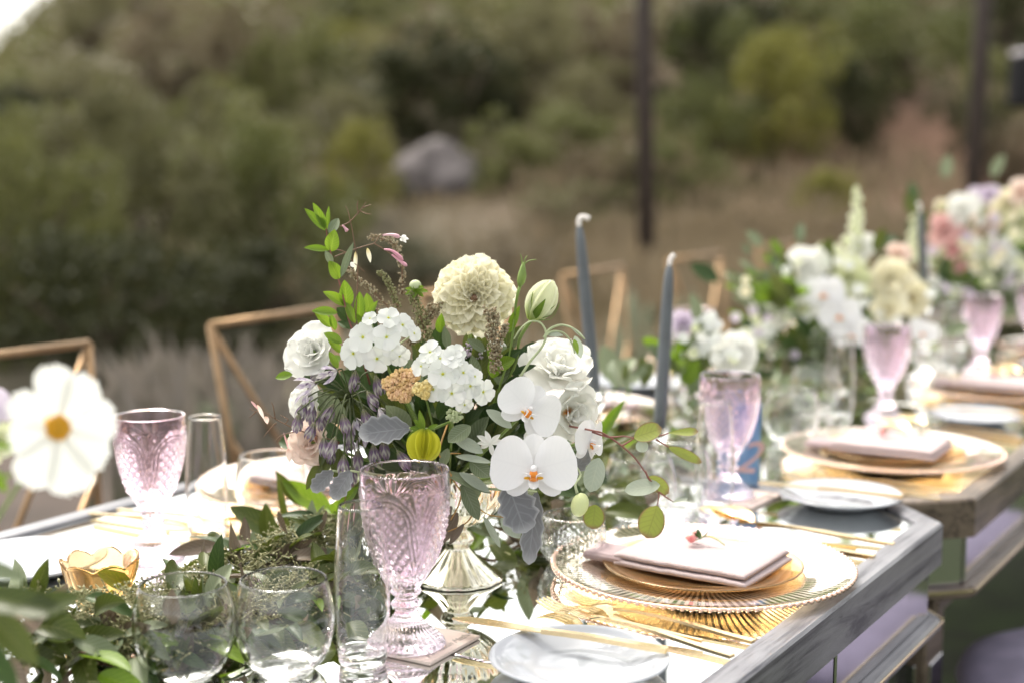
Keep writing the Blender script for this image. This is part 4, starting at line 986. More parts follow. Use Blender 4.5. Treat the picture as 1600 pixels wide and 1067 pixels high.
def dome(root, p, n, rad, mats, N=120, keyp='d', flat=.75, plen=.36, pw=.22, inner=None):
    """double dahlia/zinnia head: petals by the golden angle from a tight centre to drooping outer rows. parts: petal"""
    for i in range(N):
        k = (i + .5) / N; a = i * 2.39996; th = (k ** .62) * 2.05           # polar angle from the axis
        base_r = rad * .34 * k; s = rad * (plen + .34 * min(1, k * 1.6)) / .5
        key = keyp + ('i' if k < .12 else 'm' if k < .45 else 'o')
        mesh = pm(key, mats[0 if k < .5 else 1] if k > .12 else (inner or mats[0]), L=.5, Wd=(.16 if k < .12 else .24 if k < .45 else .30), wp=.66, b=.5, base=.45, cup=(.9 if k < .12 else .8 if k < .45 else .6), bend=(-.4 if k < .12 else -.5), bend0=(.2 if k < .12 else .5), nu=8, nv=5, ruf=.012, rn=1.2)
        m = fm(p, n) @ Matrix.Rotation(a, 4, 'Z')
        el = math.pi / 2 - th * rnd(.94, 1.06)
        d = V(math.cos(el), 0, math.sin(el)); nn = V(-math.sin(el), 0, math.cos(el))
        o_ = V(base_r * 1.0, 0, rad * .25 * (1 - k) * flat)
        sub('petal', mesh, root, m @ frame(o_, d, nn, s * rnd(.92, 1.08)) @ Matrix.Rotation(rnd(-.15, .15), 4, 'X'))
def ruffled(root, p, n, rad, mat, N=11, key='r', openness=.9, tight=.25, centre=True):
    """loose ruffled bloom (lisianthus, rose)"""
    for i in range(N):
        k = i / (N - 1); a = i * 2.39996; el = R(80) - (R(80) - R(2)) * (k ** .8) * openness
        mesh = pm(key + str(i % 3), mat, L=1, Wd=1.15, wp=.62, b=.42, base=.25, cup=.22, bend=-.55 if k > .5 else -.1, bend0=.12, nu=13, nv=15, ruf=.085, rn=2.0, ph=i % 3 * 2.1)
        m = fm(p, n) @ Matrix.Rotation(a, 4, 'Z'); d = V(math.cos(el), 0, math.sin(el)); nn = V(-math.sin(el), 0, math.cos(el))
        s = rad * (.62 + .62 * k)
        sub('petal', mesh, root, m @ frame(V(rad * .06 * k, 0, -rad * .28), d, nn, s))
    if centre:
        sub('centre', cm('cen' , lambda: me('centre', ball(1, 8, 10, jit=.12), M_['yellow'])), root, fm(p, n) @ Matrix.Diagonal((rad * .12, rad * .12, rad * .16, 1)))
def floret(root, p, n, rad, mat='floret', np_=5, spin=0, name='floret'):
    """part floret (its eye) with petals as sub-parts"""
    M = fm(p, n, spin); e = sub(name, cm('eye', lambda: me('eye', ball(1, 5, 8), M_['yellowbud'])), root, M @ Matrix.Diagonal((rad * .10, rad * .10, rad * .08, 1)))
    mesh = pm('fl' + mat, mat, L=1, Wd=.98, wp=.66, b=.42, base=.12, cup=.12, bend=-.35, bend0=.18, nu=7, nv=7, ruf=.02, rn=1)
    for i in range(np_):
        sub('petal', mesh, e, M @ Matrix.Rotation(i * 6.2832 / np_ + rnd(-.06, .06), 4, 'Z') @ Matrix.Rotation(rnd(-.15, .12), 4, 'Y') @ Matrix.Scale(rad * rnd(.94, 1.05), 4) @ Matrix.Translation((.03, 0, .02 * (i % 2))))
    return e
def orchid(root, p, n, sc, roll=0, lipcol='orange'):
    """moth orchid: two broad petals, three sepals, lip with callus. sc = half the width"""
    M = fm(p, n, roll)
    def pt(nm, ang, L, Wd, z, cup, bend, wp=.55, b=.45, mat='orchid', tilt=0):
        mesh = pm('or%s%.2f%.2f%.2f' % (nm, L, Wd, wp), mat, L=L, Wd=Wd, wp=wp, b=b, base=.2, cup=cup, bend=bend, nu=14, nv=13, bend0=.05)
        return sub(nm, mesh, root, M @ Matrix.Rotation(ang, 4, 'Z') @ Matrix.Translation((.05 * sc, 0, z * sc)) @ Matrix.Rotation(tilt, 4, 'Y') @ Matrix.Scale(sc, 4))
    pt('sepal', R(90), .80, .60, -.07, .25, -.2); pt('sepal', R(222), .80, .52, -.08, .25, -.25); pt('sepal', R(318), .80, .52, -.08, .25, -.25)
    pt('petal', R(15), 1.0, 1.32, .03, .13, -.28, .56, .42); pt('petal', R(165), 1.0, 1.32, .04, .13, -.28, .56, .42)
    lp = sub('lip', cm('lipc', lambda: me('lip', join(ball(1, 8, 10, (.10, .12, .12)), xf(ball(1, 6, 8, (.12, .06, .05)), Matrix.Translation((.0, -.12, .05)))), M_['orange'])), root, M @ Matrix.Translation((0, -.10 * sc, .16 * sc)) @ Matrix.Scale(sc, 4))
    side = pm('lipside', 'orchid', L=.34, Wd=.30, wp=.6, b=.5, base=.3, cup=-.6, bend=.9, bend0=.5, nu=8, nv=7)
    for sg in (-1, 1):
        sub('lip_lobe', side, lp, M @ Matrix.Translation((.05 * sg * sc, -.10 * sc, .10 * sc)) @ Matrix.Rotation(R(-35) if sg > 0 else R(215), 4, 'Z') @ Matrix.Rotation(-.5, 4, 'Y') @ Matrix.Scale(sc, 4))
        sub('lip_marking', cm('mark', lambda: me('lip_marking', ball(1, 5, 8), M_['yellow'])), lp, M @ Matrix.Translation((.15 * sg * sc, -.19 * sc, .19 * sc)) @ Matrix.Diagonal((.09 * sc, .04 * sc, .03 * sc, 1)))
    sub('lip_lobe', pm('lipmid', 'orchid', L=.36, Wd=.26, wp=.45, b=.6, base=.5, cup=-.4, bend=.5, nu=8, nv=7), lp, M @ Matrix.Translation((0, -.14 * sc, .14 * sc)) @ Matrix.Rotation(R(-90), 4, 'Z') @ Matrix.Rotation(-.25, 4, 'Y') @ Matrix.Scale(sc, 4))
    sub('column', cm('colm', lambda: me('column', ball(1, 8, 8, (.09, .10, .16)), M_['orchid'])), lp, M @ Matrix.Translation((0, .02 * sc, .14 * sc)) @ Matrix.Scale(sc, 4))
def leaf_px(root, b0, t0, w, Y, mat, Yt=None, up=None, wp=.45, b=.75, cup=.25, bend=-.4, name='leaf', lobes=0, lobn=5, roll=0, base=.1, fold=.15, blunt=0, tilt=0):
    """leaf from base pixel to tip pixel, w pixels wide, at distance Y (tip at Yt)"""
    B = W(*b0, Y); Tt = W(*t0, Yt if Yt else Y); d = Tt - B; Lr = d.length
    ww = w * Y / FPX; q = round(ww / Lr, 1)
    mesh = cm(('lf', mat, q, wp, b, cup, bend, lobes, lobn, fold, blunt), lambda: me('leaf', petal(L=1, Wd=max(.08, q), wp=wp, b=b, base=base, cup=cup, bend=bend, bend0=-bend / 2, lobes=lobes, lobn=lobn, nu=18 if lobes else 12, nv=9, fold=fold, blunt=blunt), M_[mat]))
    n = (CAMV - B).normalized() + V(0, 0, .5)
    if up is not None: n = Vector(up)
    M = frame(B, d, n, Lr)
    if roll: M = M @ Matrix.Rotation(roll, 4, 'X')
    return sub(name, mesh, root, M)
def stem_px(root, pts, r, mat='stemgreen', name='stem'):
    ps = smooth_path([W(*q) for q in pts], 5); n = len(ps)
    return sub(name, me(name, tube(ps, [r * (1 - .5 * i / (n - 1)) for i in range(n)], 6), M_[mat]), root, Matrix.Identity(4))
BV = V(W(700, 700, 1.45).x, 1.45, Z0 + .10)       # where the stems meet in the bowl
GB = 'blooms and sprigs of the near bouquet'

f_ = flower('dahlia', 'large cream double dahlia at the top of the near bouquet', 'flower', W(741, 458, 1.42))
dome(f_, W(741, 462, 1.42), face(W(741, 458, 1.42), -.05, .05), .0415, ('cream', 'cream'), 125, 'cd')
sub('centre', cm('dcen', lambda: me('centre', ball(1, 8, 10, jit=.25), M_['stembrown'])), f_, fm(W(741, 466, 1.40), face(W(741, 458, 1.4))) @ Matrix.Diagonal((.0035, .0035, .004, 1)))
stem_to(f_, W(741, 480, 1.43), BV, .0022)

def cluster(label, fl, Y, core):
    r = flower('phlox_cluster', label, 'flower', W(*core, Y))
    for (px, py, w) in fl:
        dy = (abs(px - core[0]) + abs(py - core[1])) / 45 * .012; p = W(px, py, Y - .02 + dy)
        e = floret(r, p, face(p, (px - core[0]) / 70, (core[1] - py) / 70 + .1), w * Y / FPX / 2 * 1.2, spin=rnd(0, 6))
        stem_to(r, p - face(p) * .003, W(core[0], core[1] + 22, Y + .03), .0009, 'stempale')
    stem_to(r, W(core[0], core[1] + 22, Y + .03), BV, .002); return r
cluster('cluster of white five-petalled phlox on the left of the cream dahlia', [(567, 527, 42), (604, 527, 38), (607, 497, 32), (629, 508, 34), (647, 521, 24), (552, 552, 42), (589, 560, 40), (624, 556, 30), (578, 498, 22), (612, 545, 28)], 1.36, (597, 535))
cluster('cluster of white phlox below the cream dahlia', [(672, 550, 34), (692, 584, 42), (708, 560, 30), (724, 582, 34), (706, 614, 38), (755, 612, 36), (677, 608, 34), (726, 632, 26), (735, 603, 34), (658, 572, 30), (712, 552, 28), (688, 560, 30), (742, 588, 24)], 1.335, (706, 588))

for i, (lb, px, py, Y, rad, mat, r_, u_, key) in enumerate((
    ('ruffled white lisianthus at the left edge of the near bouquet', 489, 548, 1.40, .026, 'white', -.45, .35, 'ls'),
    ('big ruffled white lisianthus behind the orchids, right of the bouquet', 874, 575, 1.41, .036, 'white', .45, 1.3, 'ls'),
    ('ruffled white bloom with orange heart beside the upper orchid', 895, 645, 1.385, .027, 'whiteheart', .6, -.1, 'lh'),
    ('pale peach rose under the purple buds at the left', 486, 690, 1.39, .022, 'peach', -.5, -.1, 'pr'),
    ('white lisianthus low behind the purple buds', 480, 625, 1.42, .018, 'white', -.6, .1, 'ls'),
    ('white bloom between the two front orchids', 845, 680, 1.37, .014, 'white', .1, .2, 'ls'),
    ('ivory bloom behind the dahlia stem in the middle of the bouquet', 748, 545, 1.45, .016, 'white', .0, .4, 'ls'))):
    p = W(px, py, Y); r = flower('lisianthus' if mat != 'peach' else 'rose', lb, 'flower', p); ruffled(r, p, face(p, r_, u_), rad, mat, 13, key + str(i % 2), centre=False)
    if False:
        for k in range(14):
            a = rnd(0, 6.28); d = (face(p, r_, u_) + V(math.cos(a), 0, math.sin(a)) * .35).normalized(); sub('stamen', cm('stam', lambda: me('stamen', tube([(0, 0, 0), (.6, 0, 0), (.9, 0, 0), (1, 0, 0)], [.03, .03, .09, .05], 6), M_['orange'])), r, frame(p + d * rad * .05, d, V(0, 0, 1), rad * .62))
    stem_to(r, p, BV, .002)
for lb, px, py, Y, sc, r_, u_, roll in (('white moth orchid facing half left, upper one of the front pair', 826, 640, 1.335, .0315, .30, .05, -.55),
                                        ('white moth orchid facing the viewer, lowest bloom at the right front', 834, 733, 1.30, .0395, -.02, -.05, .0),
                                        ('white moth orchid seen from the side at the right edge of the bouquet', 921, 690, 1.36, .026, 1.5, -.2, -.2)):
    p = W(px, py, Y); r = flower('moth_orchid', lb, 'flower', p); orchid(r, p, face(p, r_, u_), sc, roll)
    stem_to(r, p - face(p, r_, u_) * .006, BV, .0018)

# purple drooping bells
r = flower('bell_flower', 'umbel of drooping purple and white bells at the left front of the bouquet', 'flower', W(520, 630, 1.37))
hub = W(548, 622, 1.39); bells = [(475, 636, .5, 0), (502, 650, -.1, 0), (480, 616, .3, 1), (508, 690, .1, 0), (525, 690, 0, 0), (540, 687, -.2, 0), (545, 672, -.3, 0), (567, 647, -.4, 0), (592, 645, -.8, 1), (557, 587, -.2, 0), (530, 587, .6, 1), (495, 606, .7, 1), (560, 710, -.1, 0), (605, 642, -1, 0), (556, 660, -.2, 1), (582, 702, -.3, 0), (620, 712, -.6, 0), (540, 718, 0, 0), (515, 705, .2, 0), (468, 655, .5, 0), (490, 668, .3, 0), (575, 620, -.6, 0), (585, 595, -.5, 0), (510, 580, .8, 0), (533, 655, .1, 0), (600, 695, -.5, 0), (548, 735, .1, 0), (523, 640, .3, 0), (488, 640, .5, 0), (570, 680, -.2, 1)]
for (px, py, lean, wh) in bells:
    Y = 1.365 + .02 * abs(lean) + rnd(-.015, .015); p = W(px + rnd(-3, 3), py - 9, Y); d = V(-lean * .8 + rnd(-.35, .35), rnd(-.6, .3), -1).normalized()
    if wh and lean > .4: d = V(-lean, -.5, -.2).normalized()
    mat = 'purplewhite' if wh else 'purple'
    b_ = sub('bell', cm('bell', lambda: me('bell', tube([(0, 0, 0), (.25, 0, 0), (.5, 0, 0)], [.05, .10, .12], 8), M_['purple'])), r, frame(p, d, V(0, -1, 0), .020))
    for k in range(6):
        mesh = pm('bp' + mat, mat, L=1, Wd=.30, wp=.55, b=.7, base=.35, cup=.45, bend=-.5, bend0=.28, nu=8, nv=5)
        sub('petal', mesh, b_, frame(p, d, V(0, -1, 0), 1) @ Matrix.Rotation(k * 1.0472, 4, 'X') @ Matrix.Translation((.002, 0, .0014)) @ Matrix.Rotation(-.10 - (.35 if wh else 0), 4, 'Y') @ Matrix.Scale(rnd(.015, .022), 4))
    mid = (p + hub) / 2 + V(0, -.004, .012)
    sub('stem', me('stem', tube(smooth_path([hub, mid, p - d * .004, p], 4), .00085, 6), M_['stemdark']), r, Matrix.Identity(4))
stem_to(r, hub, BV, .0022, 'stemdark')

# yarrow heads: hundreds of tiny florets, one seed-head part each
def crumbs(root, name, px, py, wx, hy, Y, n, mat, rr=(.0012, .0022), depth=.3, jit=.3):
    gs = []; c = W(px, py, Y)
    for i in range(n):
        a, b_ = rnd(0, 6.28), math.sqrt(rnd(0, 1)); x = math.cos(a) * b_ * wx / 2 * Y / FPX; z = math.sin(a) * b_ * hy / 2 * Y / FPX; y = -math.sqrt(max(0, 1 - b_ * b_)) * wx / 2 * Y / FPX * depth
        s = rnd(*rr); gs.append(xf(ball(1, 3, 5, jit=jit), Matrix.Translation((x, y + rnd(-.002, .002), z)) @ Matrix.Scale(s, 4)))
    return sub(name, me(name, join(*gs), M_[mat]), root, c, kind='stuff')
r = flower('yarrow', 'peach yarrow head between the two white phlox clusters', 'flower', W(626, 600, 1.345))
for (px, py, w) in ((612, 598, 30), (628, 588, 34), (640, 602, 30), (618, 614, 26), (632, 618, 24), (645, 585, 22)): crumbs(r, 'flower_head', px, py, w, w * .8, 1.34, 110, 'peachseed', depth=.5)
stem_to(r, W(626, 605, 1.35), BV, .0018)
r = flower('yarrow', 'small yellow yarrow head touching the right phlox cluster', 'flower', W(662, 605, 1.335))
M_['yarrowyellow'] = simple('yellow_yarrow', (.78, .60, .22), .6, nscale=90, c2=(.80, .68, .35))
for (px, py, w) in ((655, 608, 20), (667, 603, 18), (664, 616, 14)): crumbs(r, 'flower_head', px, py, w, w, 1.33, 70, 'yarrowyellow', depth=.5)
stem_to(r, W(662, 608, 1.34), BV, .0012)
# small mauve filler behind
for lb, px, py, w, mt in (('mauve filler flower head behind the right phlox cluster', 745, 548, 46, 'lilac'), ('whitish lacy filler under the dahlia at the right', 765, 540, 50, 'whitecard')):
    r = flower('filler_flower', lb, 'flower', W(px, py, 1.43)); crumbs(r, 'flower_head', px, py, w, w * .7, 1.43, 160, mt, (.0009, .0016)); stem_to(r, W(px, py, 1.43), BV, .0012)

# buds
def bud(root, p, d, L, wd, mat, n=7, open_=.0, key='', sepals=4, smat='leafbright'):
    mesh = pm('bud' + mat + key, mat, L=1, Wd=wd * 1.15, wp=.5, b=.6, base=.3, cup=.55, bend=-1.05 + open_, bend0=.62, nu=10, nv=7)
    for k in range(n): sub('petal', mesh, root, frame(p, d, d.orthogonal(), 1) @ Matrix.Rotation(k * 6.2832 / n + rnd(-.18, .18), 4, 'X') @ Matrix.Translation((0, 0, L * wd * .12)) @ Matrix.Rotation(rnd(-.07, .07), 4, 'Y') @ Matrix.Scale(L * rnd(.86, 1.06), 4))
    mesh2 = pm('sep' + smat, smat, L=.6, Wd=.16, wp=.35, b=.8, cup=.3, bend=-.2, bend0=.55, nu=8, nv=5)
    for k in range(sepals): sub('sepal', mesh2, root, frame(p, d, d.orthogonal(), 1) @ Matrix.Rotation(k * 6.2832 / sepals + .3, 4, 'X') @ Matrix.Translation((0, 0, L * wd * .1)) @ Matrix.Scale(L * 1.05, 4))
Yb = 1.385
r = flower('lisianthus_bud', 'pointed yellow-green lisianthus bud right of the dahlia', 'bud', W(830, 498, Yb)); b0 = W(830, 500, Yb); t0 = W(860, 448, Yb)
bud(r, b0, (t0 - b0).normalized(), (t0 - b0).length * 1.2, .34, 'yellowbud' if False else 'greencream', 6, -.0, 'x', 5)
stem_px(r, [(830, 500, Yb), (812, 530, Yb), (803, 575, 1.41), (760, 660, 1.44)], .0021)
for (x0, y0) in ((876, 470), (874, 476), (838, 450)): stem_px(r, [(832, 500, Yb), ((x0 + 835) / 2 + 6, y0 + 22, Yb), (x0, y0, Yb)], .0006, 'stemgreen', 'sepal')
r = flower('seed_pod', 'slim green seed pod with curled tips above the dahlia on the right', 'bud', W(814, 440, Yb))
sub('pod', me('pod', tube([W(812, 448, Yb), W(814, 440, Yb), W(816, 430, Yb), W(817, 418, Yb), W(818, 410, Yb)], [.0018, .0042, .0044, .0026, .0008], 10), M_['stemgreen']), r, Matrix.Identity(4))
for pts in ([(817, 416, Yb), (826, 408, Yb), (838, 406, Yb)], [(816, 414, Yb), (815, 404, Yb), (813, 397, Yb)], [(818, 414, Yb), (821, 404, Yb), (824, 400, Yb)]): stem_px(r, pts, .0007, 'stemgreen', 'tendril')
stem_px(r, [(812, 448, Yb), (806, 475, Yb), (795, 560, 1.42), (760, 660, 1.44)], .0017)
r = flower('green_bud', 'round pale green bud left of the dahlia', 'bud', W(649, 447, 1.40)); sub('head', me('head', xf(ball(.006, 8, 12), Matrix.Diagonal((1, 1, .9, 1))), M_['stempale']), r, W(649, 446, 1.40))
for k in range(7):
    a = k * .9; leaf_px(r, (650, 452), (650 + 19 * math.cos(a), 456 + 11 * math.sin(a)), 7, 1.395, 'leafbright', bend=.3, name='sepal')
stem_px(r, [(650, 455, 1.40), (656, 480, 1.41), (672, 540, 1.43)], .0013)
r = flower('dahlia_bud', 'half-open yellow dahlia bud hanging over the lilac goblet', 'bud', W(663, 676, 1.33)); p = W(664, 672, 1.325)
bud(r, p, V(-.05, -.45, -1).normalized(), .031, .62, 'yellowbud', 11, -.1, 'y', 0)
bud(r, p, V(-.05, -.45, -1).normalized(), .029, .5, 'yellowbud', 7, -.1, 'y2', 0)
for (x0, y0, x1, y1, w) in ((662, 672, 655, 640, 9), (660, 672, 640, 668, 10), (664, 671, 646, 655, 10), (668, 672, 684, 662, 8), (648, 672, 635, 690, 8)): leaf_px(r, (x0, y0), (x1, y1), w, 1.325, 'leafbright', name='sepal')
stem_px(r, [(664, 671, 1.33), (680, 668, 1.34), (712, 655, 1.40)], .0022)
r = flower('orchid_bud', 'pale green orchid bud hanging below the side-facing orchid', 'bud', W(904, 770, 1.33)); p = W(898, 768, 1.33)
sub('head', me('head', xf(ball(1, 10, 14), Matrix.Identity(4)), M_['orchidbud'] if 'orchidbud' in M_ else simple('orchid_bud', (.58, .66, .26), .45, nscale=50, c2=(.68, .72, .42))), r, Matrix.Translation(W(906, 788, 1.33)) @ Matrix.Rotation(.25, 4, 'Y') @ Matrix.Diagonal((.0085, .0085, .0118, 1)))
stem_px(r, [(902, 770, 1.33), (899, 755, 1.335), (907, 740, 1.35), (890, 715, 1.38)], .0015, 'stempale')

# ---- leafy branches
def branch(name, label, p, stems, leaves, Y, mat, stemmat='stembrown', r0=.0013, **kw):
    r = flower(name, label, 'foliage', W(*p, Y))
    for s_ in stems: stem_px(r, [(q[0], q[1], q[2] if len(q) > 2 else Y) for q in s_], r0, stemmat)
    for lf in leaves:
        (x0, y0, x1, y1, w) = lf[:5]; m = lf[5] if len(lf) > 5 else mat; k = dict(kw)
        if len(lf) > 6: k.update(lf[6])
        leaf_px(r, (x0, y0), (x1, y1), w, Y + rnd(-.006, .006), m, Yt=Y + rnd(-.012, .006), **k)
    return r
Yl = 1.38
branch('leafy_branch', 'tall upright bright green leafy branch at the left top of the bouquet', (552, 520),
  [[(590, 640, 1.44), (560, 540), (545, 500), (534, 455), (521, 410), (513, 380), (509, 352)]],
  [(508, 360, 476, 326, 15), (509, 358, 489, 317, 16), (509, 356, 497, 337, 13), (511, 358, 514, 322, 7), (515, 366, 529, 341, 15, 'leafsage'), (517, 393, 523, 359, 22), (514, 391, 475, 387, 13), (519, 413, 508, 392, 13, 'leafsage'), (530, 436, 514, 408, 22), (533, 433, 552, 379, 10, 'leafsage'),
   (543, 480, 538, 438, 24), (541, 477, 505, 456, 16), (527, 489, 487, 486, 15, 'leafbright'), (517, 511, 490, 484, 15), (524, 516, 516, 490, 10), (547, 502, 526, 481, 20, 'leafdark'), (551, 513, 527, 503, 14, 'leafdark'), (562, 498, 562, 456, 16), (578, 492, 573, 458, 17), (572, 500, 590, 470, 12), (534, 536, 506, 520, 15), (536, 552, 512, 530, 14), (528, 575, 514, 549, 13), (530, 565, 520, 556, 13), (555, 505, 540, 472, 16), (585, 515, 583, 478, 13, 'leafdark'), (566, 512, 557, 490, 12), (457, 585, 430, 590, 14, 'leafbright')], Yl, 'leafbright', 'stemred', .0012)
branch('jasmine_vine', 'thin brown jasmine vine with pink buds rising beside the tall green branch', (556, 500),
  [[(560, 560, 1.42), (556, 500), (559, 420), (552, 370), (545, 335), (540, 322)], [(530, 355), (545, 348), (557, 336), (566, 325), (572, 316)], [(566, 325), (580, 320)], [(563, 330), (572, 334), (580, 335)], [(560, 335), (558, 322), (560, 314)],
   [(522, 402), (545, 393), (566, 386), (585, 380), (594, 368), (606, 366)], [(525, 390), (540, 395), (552, 410), (570, 425)], [(585, 381), (600, 390), (620, 404)], [(585, 381), (597, 388), (612, 398)]],
  [(574, 388, 579, 411, 7, 'cream'), (556, 393, 555, 425, 7, 'cream'), (548, 410, 553, 418, 8, 'white')], Yl, 'leafbright', 'stembrown', .0007)
r = flower('jasmine_buds', 'pink jasmine buds with a white tip on the thin vine', 'bud', W(620, 372, Yl))
for pts in ([(598, 368), (612, 367), (625, 371)], [(600, 390), (614, 393), (630, 407)], [(612, 398), (625, 408), (636, 416)], [(535, 352), (540, 358), (543, 362)]):
    ps = [W(a, b_, Yl) for a, b_ in pts]; sub('bud', me('bud', tube(smooth_path(ps, 3), [.0007, .0010, .0012, .0014, .0018, .0020, .0008], 8), M_['pinkbud'] if 'pinkbud' in M_ else M_.setdefault('pinkbud', simple('pink_bud', (.62, .28, .36), .5, nscale=80, c2=(.70, .45, .50)))), r, Matrix.Identity(4))
for k in range(5): a = k * 1.2566; leaf_px(r, (627, 372), (633 + 6 * math.cos(a), 374 + 6 * math.sin(a)), 6, Yl, 'white', name='petal')
def heath(label, path, Y, w, n, mat='seed'):
    r = flower('heath_sprig', label, 'foliage', W(*path[0], Y)); stem_px(r, [(q[0], q[1], Y) for q in path], .0009, 'stembrown')
    ps = smooth_path([W(q[0], q[1], Y) for q in path], 8); gs = []
    for i in range(n):
        p = ps[int(rnd(.0, .999) * len(ps))]; a = rnd(0, 6.28); rr = w * Y / FPX / 2 * math.sqrt(rnd(.05, 1)); q = p + V(math.cos(a) * rr, math.sin(a) * rr * .7, rnd(-.003, .003) + rr * .4) - ps[0]
        gs.append(xf(ball(1, 3, 5, jit=.2), Matrix.Translation(q) @ Matrix.Scale(rnd(.0008, .0017), 4)))
    sub('seeds', me('seeds', join(*gs), M_[mat]), r, ps[0], kind='stuff'); return r
heath('dense brown seed spray in front of the dahlia at its lower right', [(775, 580), (774, 555), (768, 530), (771, 505), (765, 488)], 1.36, 22, 420)
heath('brown seed spray branching right below the dahlia', [(774, 560), (782, 530), (792, 512)], 1.365, 14, 160)
heath('greenish heath sprig left of the dahlia', [(672, 560), (668, 530), (660, 505), (650, 475), (643, 460)], 1.40, 22, 320, 'seedgreen')
heath('heath sprig behind the left phlox cluster', [(640, 540), (652, 510), (672, 495), (680, 480)], 1.41, 24, 260, 'seed')
heath('reddish heath sprig arching over the left, behind the jasmine', [(626, 520), (618, 495), (585, 458), (558, 437), (542, 420)], 1.42, 14, 200, 'seed')
heath('mossy heath tip at the top left of the dahlia', [(622, 480), (612, 455), (604, 438), (594, 428)], 1.41, 14, 130, 'seedgreen')
heath('tan heath tip beside the jasmine buds', [(628, 460), (628, 420), (618, 385), (600, 374), (578, 372)], 1.43, 12, 170, 'seed')
heath('white tipped heath over the phlox at the left', [(560, 520), (575, 505), (590, 482)], 1.39, 10, 60, 'seed')
# green spear leaves around the bud stems
branch('sage_branch', 'fresh green oval leaves below the lisianthus bud', (790, 560), [[(770, 640, 1.43), (785, 590), (795, 560), (803, 500)]],
  [(776, 575, 805, 560, 22), (783, 570, 815, 545, 20, 'leafdark'), (795, 520, 812, 478, 13), (770, 590, 779, 545, 20), (757, 548, 730, 530, 16, 'leafsage'), (687, 520, 690, 490, 14), (700, 545, 694, 510, 14, 'leafsage'), (790, 600, 822, 590, 18, 'leafdark'), (800, 585, 838, 570, 14, 'leafdark'), (768, 565, 764, 538, 12)], 1.39, 'leafbright', 'stemgreen')
branch('curling_vine', 'pale furry curled stem with a hooked leaf above the right lisianthus', (820, 560), [[(812, 590), (828, 565), (848, 540), (853, 520), (845, 505), (830, 502), (815, 512), (803, 530)], [(850, 528), (858, 515), (875, 508), (893, 512), (905, 522), (914, 530)], [(852, 525), (862, 518), (880, 520), (893, 535), (898, 552)]],
  [(898, 525, 908, 560, 15, 'dollarpale'), (897, 530, 903, 553, 9, 'leafbright'), (893, 512, 914, 530, 7, 'dollarpale'), (853, 522, 880, 524, 10, 'dollarpale')], 1.375, 'dollarpale', 'stempale', .0014)
# dusty miller
kw = dict(lobes=.13, lobn=4.3, b=.5, wp=.55, cup=.2, bend=-.3)
for lb, args in (('grey felted dusty miller leaf beside the yellow dahlia bud', (640, 668, 560, 678, 50, 1.33)), ('grey dusty miller leaf hanging left of the goblet', (548, 735, 520, 780, 34, 1.34)),
                 ('narrow grey dusty miller leaf tip at the lower left of the bouquet', (520, 735, 488, 768, 26, 1.36)), ('large grey dusty miller leaf under the front orchid', (792, 752, 822, 832, 62, 1.315)),
                 ('long hanging grey dusty miller leaf, lowest of the bouquet', (838, 768, 826, 882, 36, 1.33)), ('grey dusty miller leaf half hidden behind the side-facing orchid', (890, 742, 925, 700, 30, 1.40))):
    x0, y0, x1, y1, w, Y = args; r = flower('dusty_miller', lb, 'leaf', W(x0, y0, Y)); leaf_px(r, (x0, y0), (x1, y1), w, Y, 'miller', name='blade', Yt=Y - .01, **kw)
    stem_to(r, W(x0, y0, Y), W(x0, y0, Y).lerp(BV, .6), .0014, 'stempale')
# eucalyptus
Ye_ = 1.34
rd = dict(b=.48, wp=.52, cup=.12, bend=-.15, fold=.05)
branch('eucalyptus_branch', 'round-leaved eucalyptus branch reaching right over the charger plate', (905, 668),
  [[(860, 660, 1.42), (925, 672), (945, 678), (970, 695), (992, 715), (1010, 740), (1026, 765), (1029, 775), (1027, 790)], [(925, 674), (950, 682), (975, 681), (990, 684)], [(972, 696), (985, 688), (993, 682)], [(1029, 768), (1042, 777), (1052, 783)], [(1008, 735), (1014, 748), (1020, 752)], [(1020, 672), (1030, 680), (1045, 676)], [(1025, 686), (1035, 692), (1048, 700)]],
  [(991, 683, 1034, 668, 32, 'dollar'), (1044, 676, 1091, 674, 17, 'dollar', dict(wp=.7)), (1045, 699, 1097, 722, 17, 'dollar'), (1031, 757, 976, 766, 30, 'dollarpale'), (1013, 745, 1045, 770, 28, 'dollar'), (1027, 790, 1010, 840, 44, 'dollar'), (936, 715, 922, 768, 34, 'dollarpale'), (930, 788, 926, 826, 34, 'dollar'), (1000, 688, 1006, 706, 20, 'dollarpale'), (1050, 784, 1075, 778, 5, 'dollarpale')], Ye_, 'dollar', 'stemred', .0011, **rd)
branch('willow_eucalyptus', 'willow eucalyptus spray with grey-green leaves right of the lilac goblet', (690, 712),
  [[(700, 660, 1.40), (686, 705), (695, 722), (715, 760), (745, 790), (760, 802), (775, 806), (790, 808)], [(690, 712), (705, 708), (720, 708)], [(705, 740), (700, 770), (690, 800)], [(745, 790), (730, 815), (700, 830)], [(722, 768), (716, 790), (704, 812)]],
  [(712, 712, 768, 722, 15, 'dollarpale'), (708, 683, 755, 707, 20, 'dollarpale'), (690, 735, 768, 770, 18, 'leafsage'), (718, 738, 765, 768, 18, 'dollarpale'), (722, 755, 748, 812, 24, 'leafsage'), (755, 806, 782, 855, 14, 'dollarpale'), (785, 805, 812, 840, 26, 'dollarpale'), (715, 800, 690, 848, 22, 'leafmauve'), (725, 818, 702, 850, 12, 'leafmauve'), (735, 720, 765, 745, 30, 'leafsage'), (700, 700, 690, 730, 18, 'leafsage'), (705, 790, 682, 830, 18, 'leafmauve'), (735, 665, 700, 690, 26, 'leafsage'), (760, 640, 800, 668, 22, 'dollarpale')], 1.335, 'dollarpale', 'stemorange', .0010, b=.65, wp=.5, cup=.15, bend=-.3)
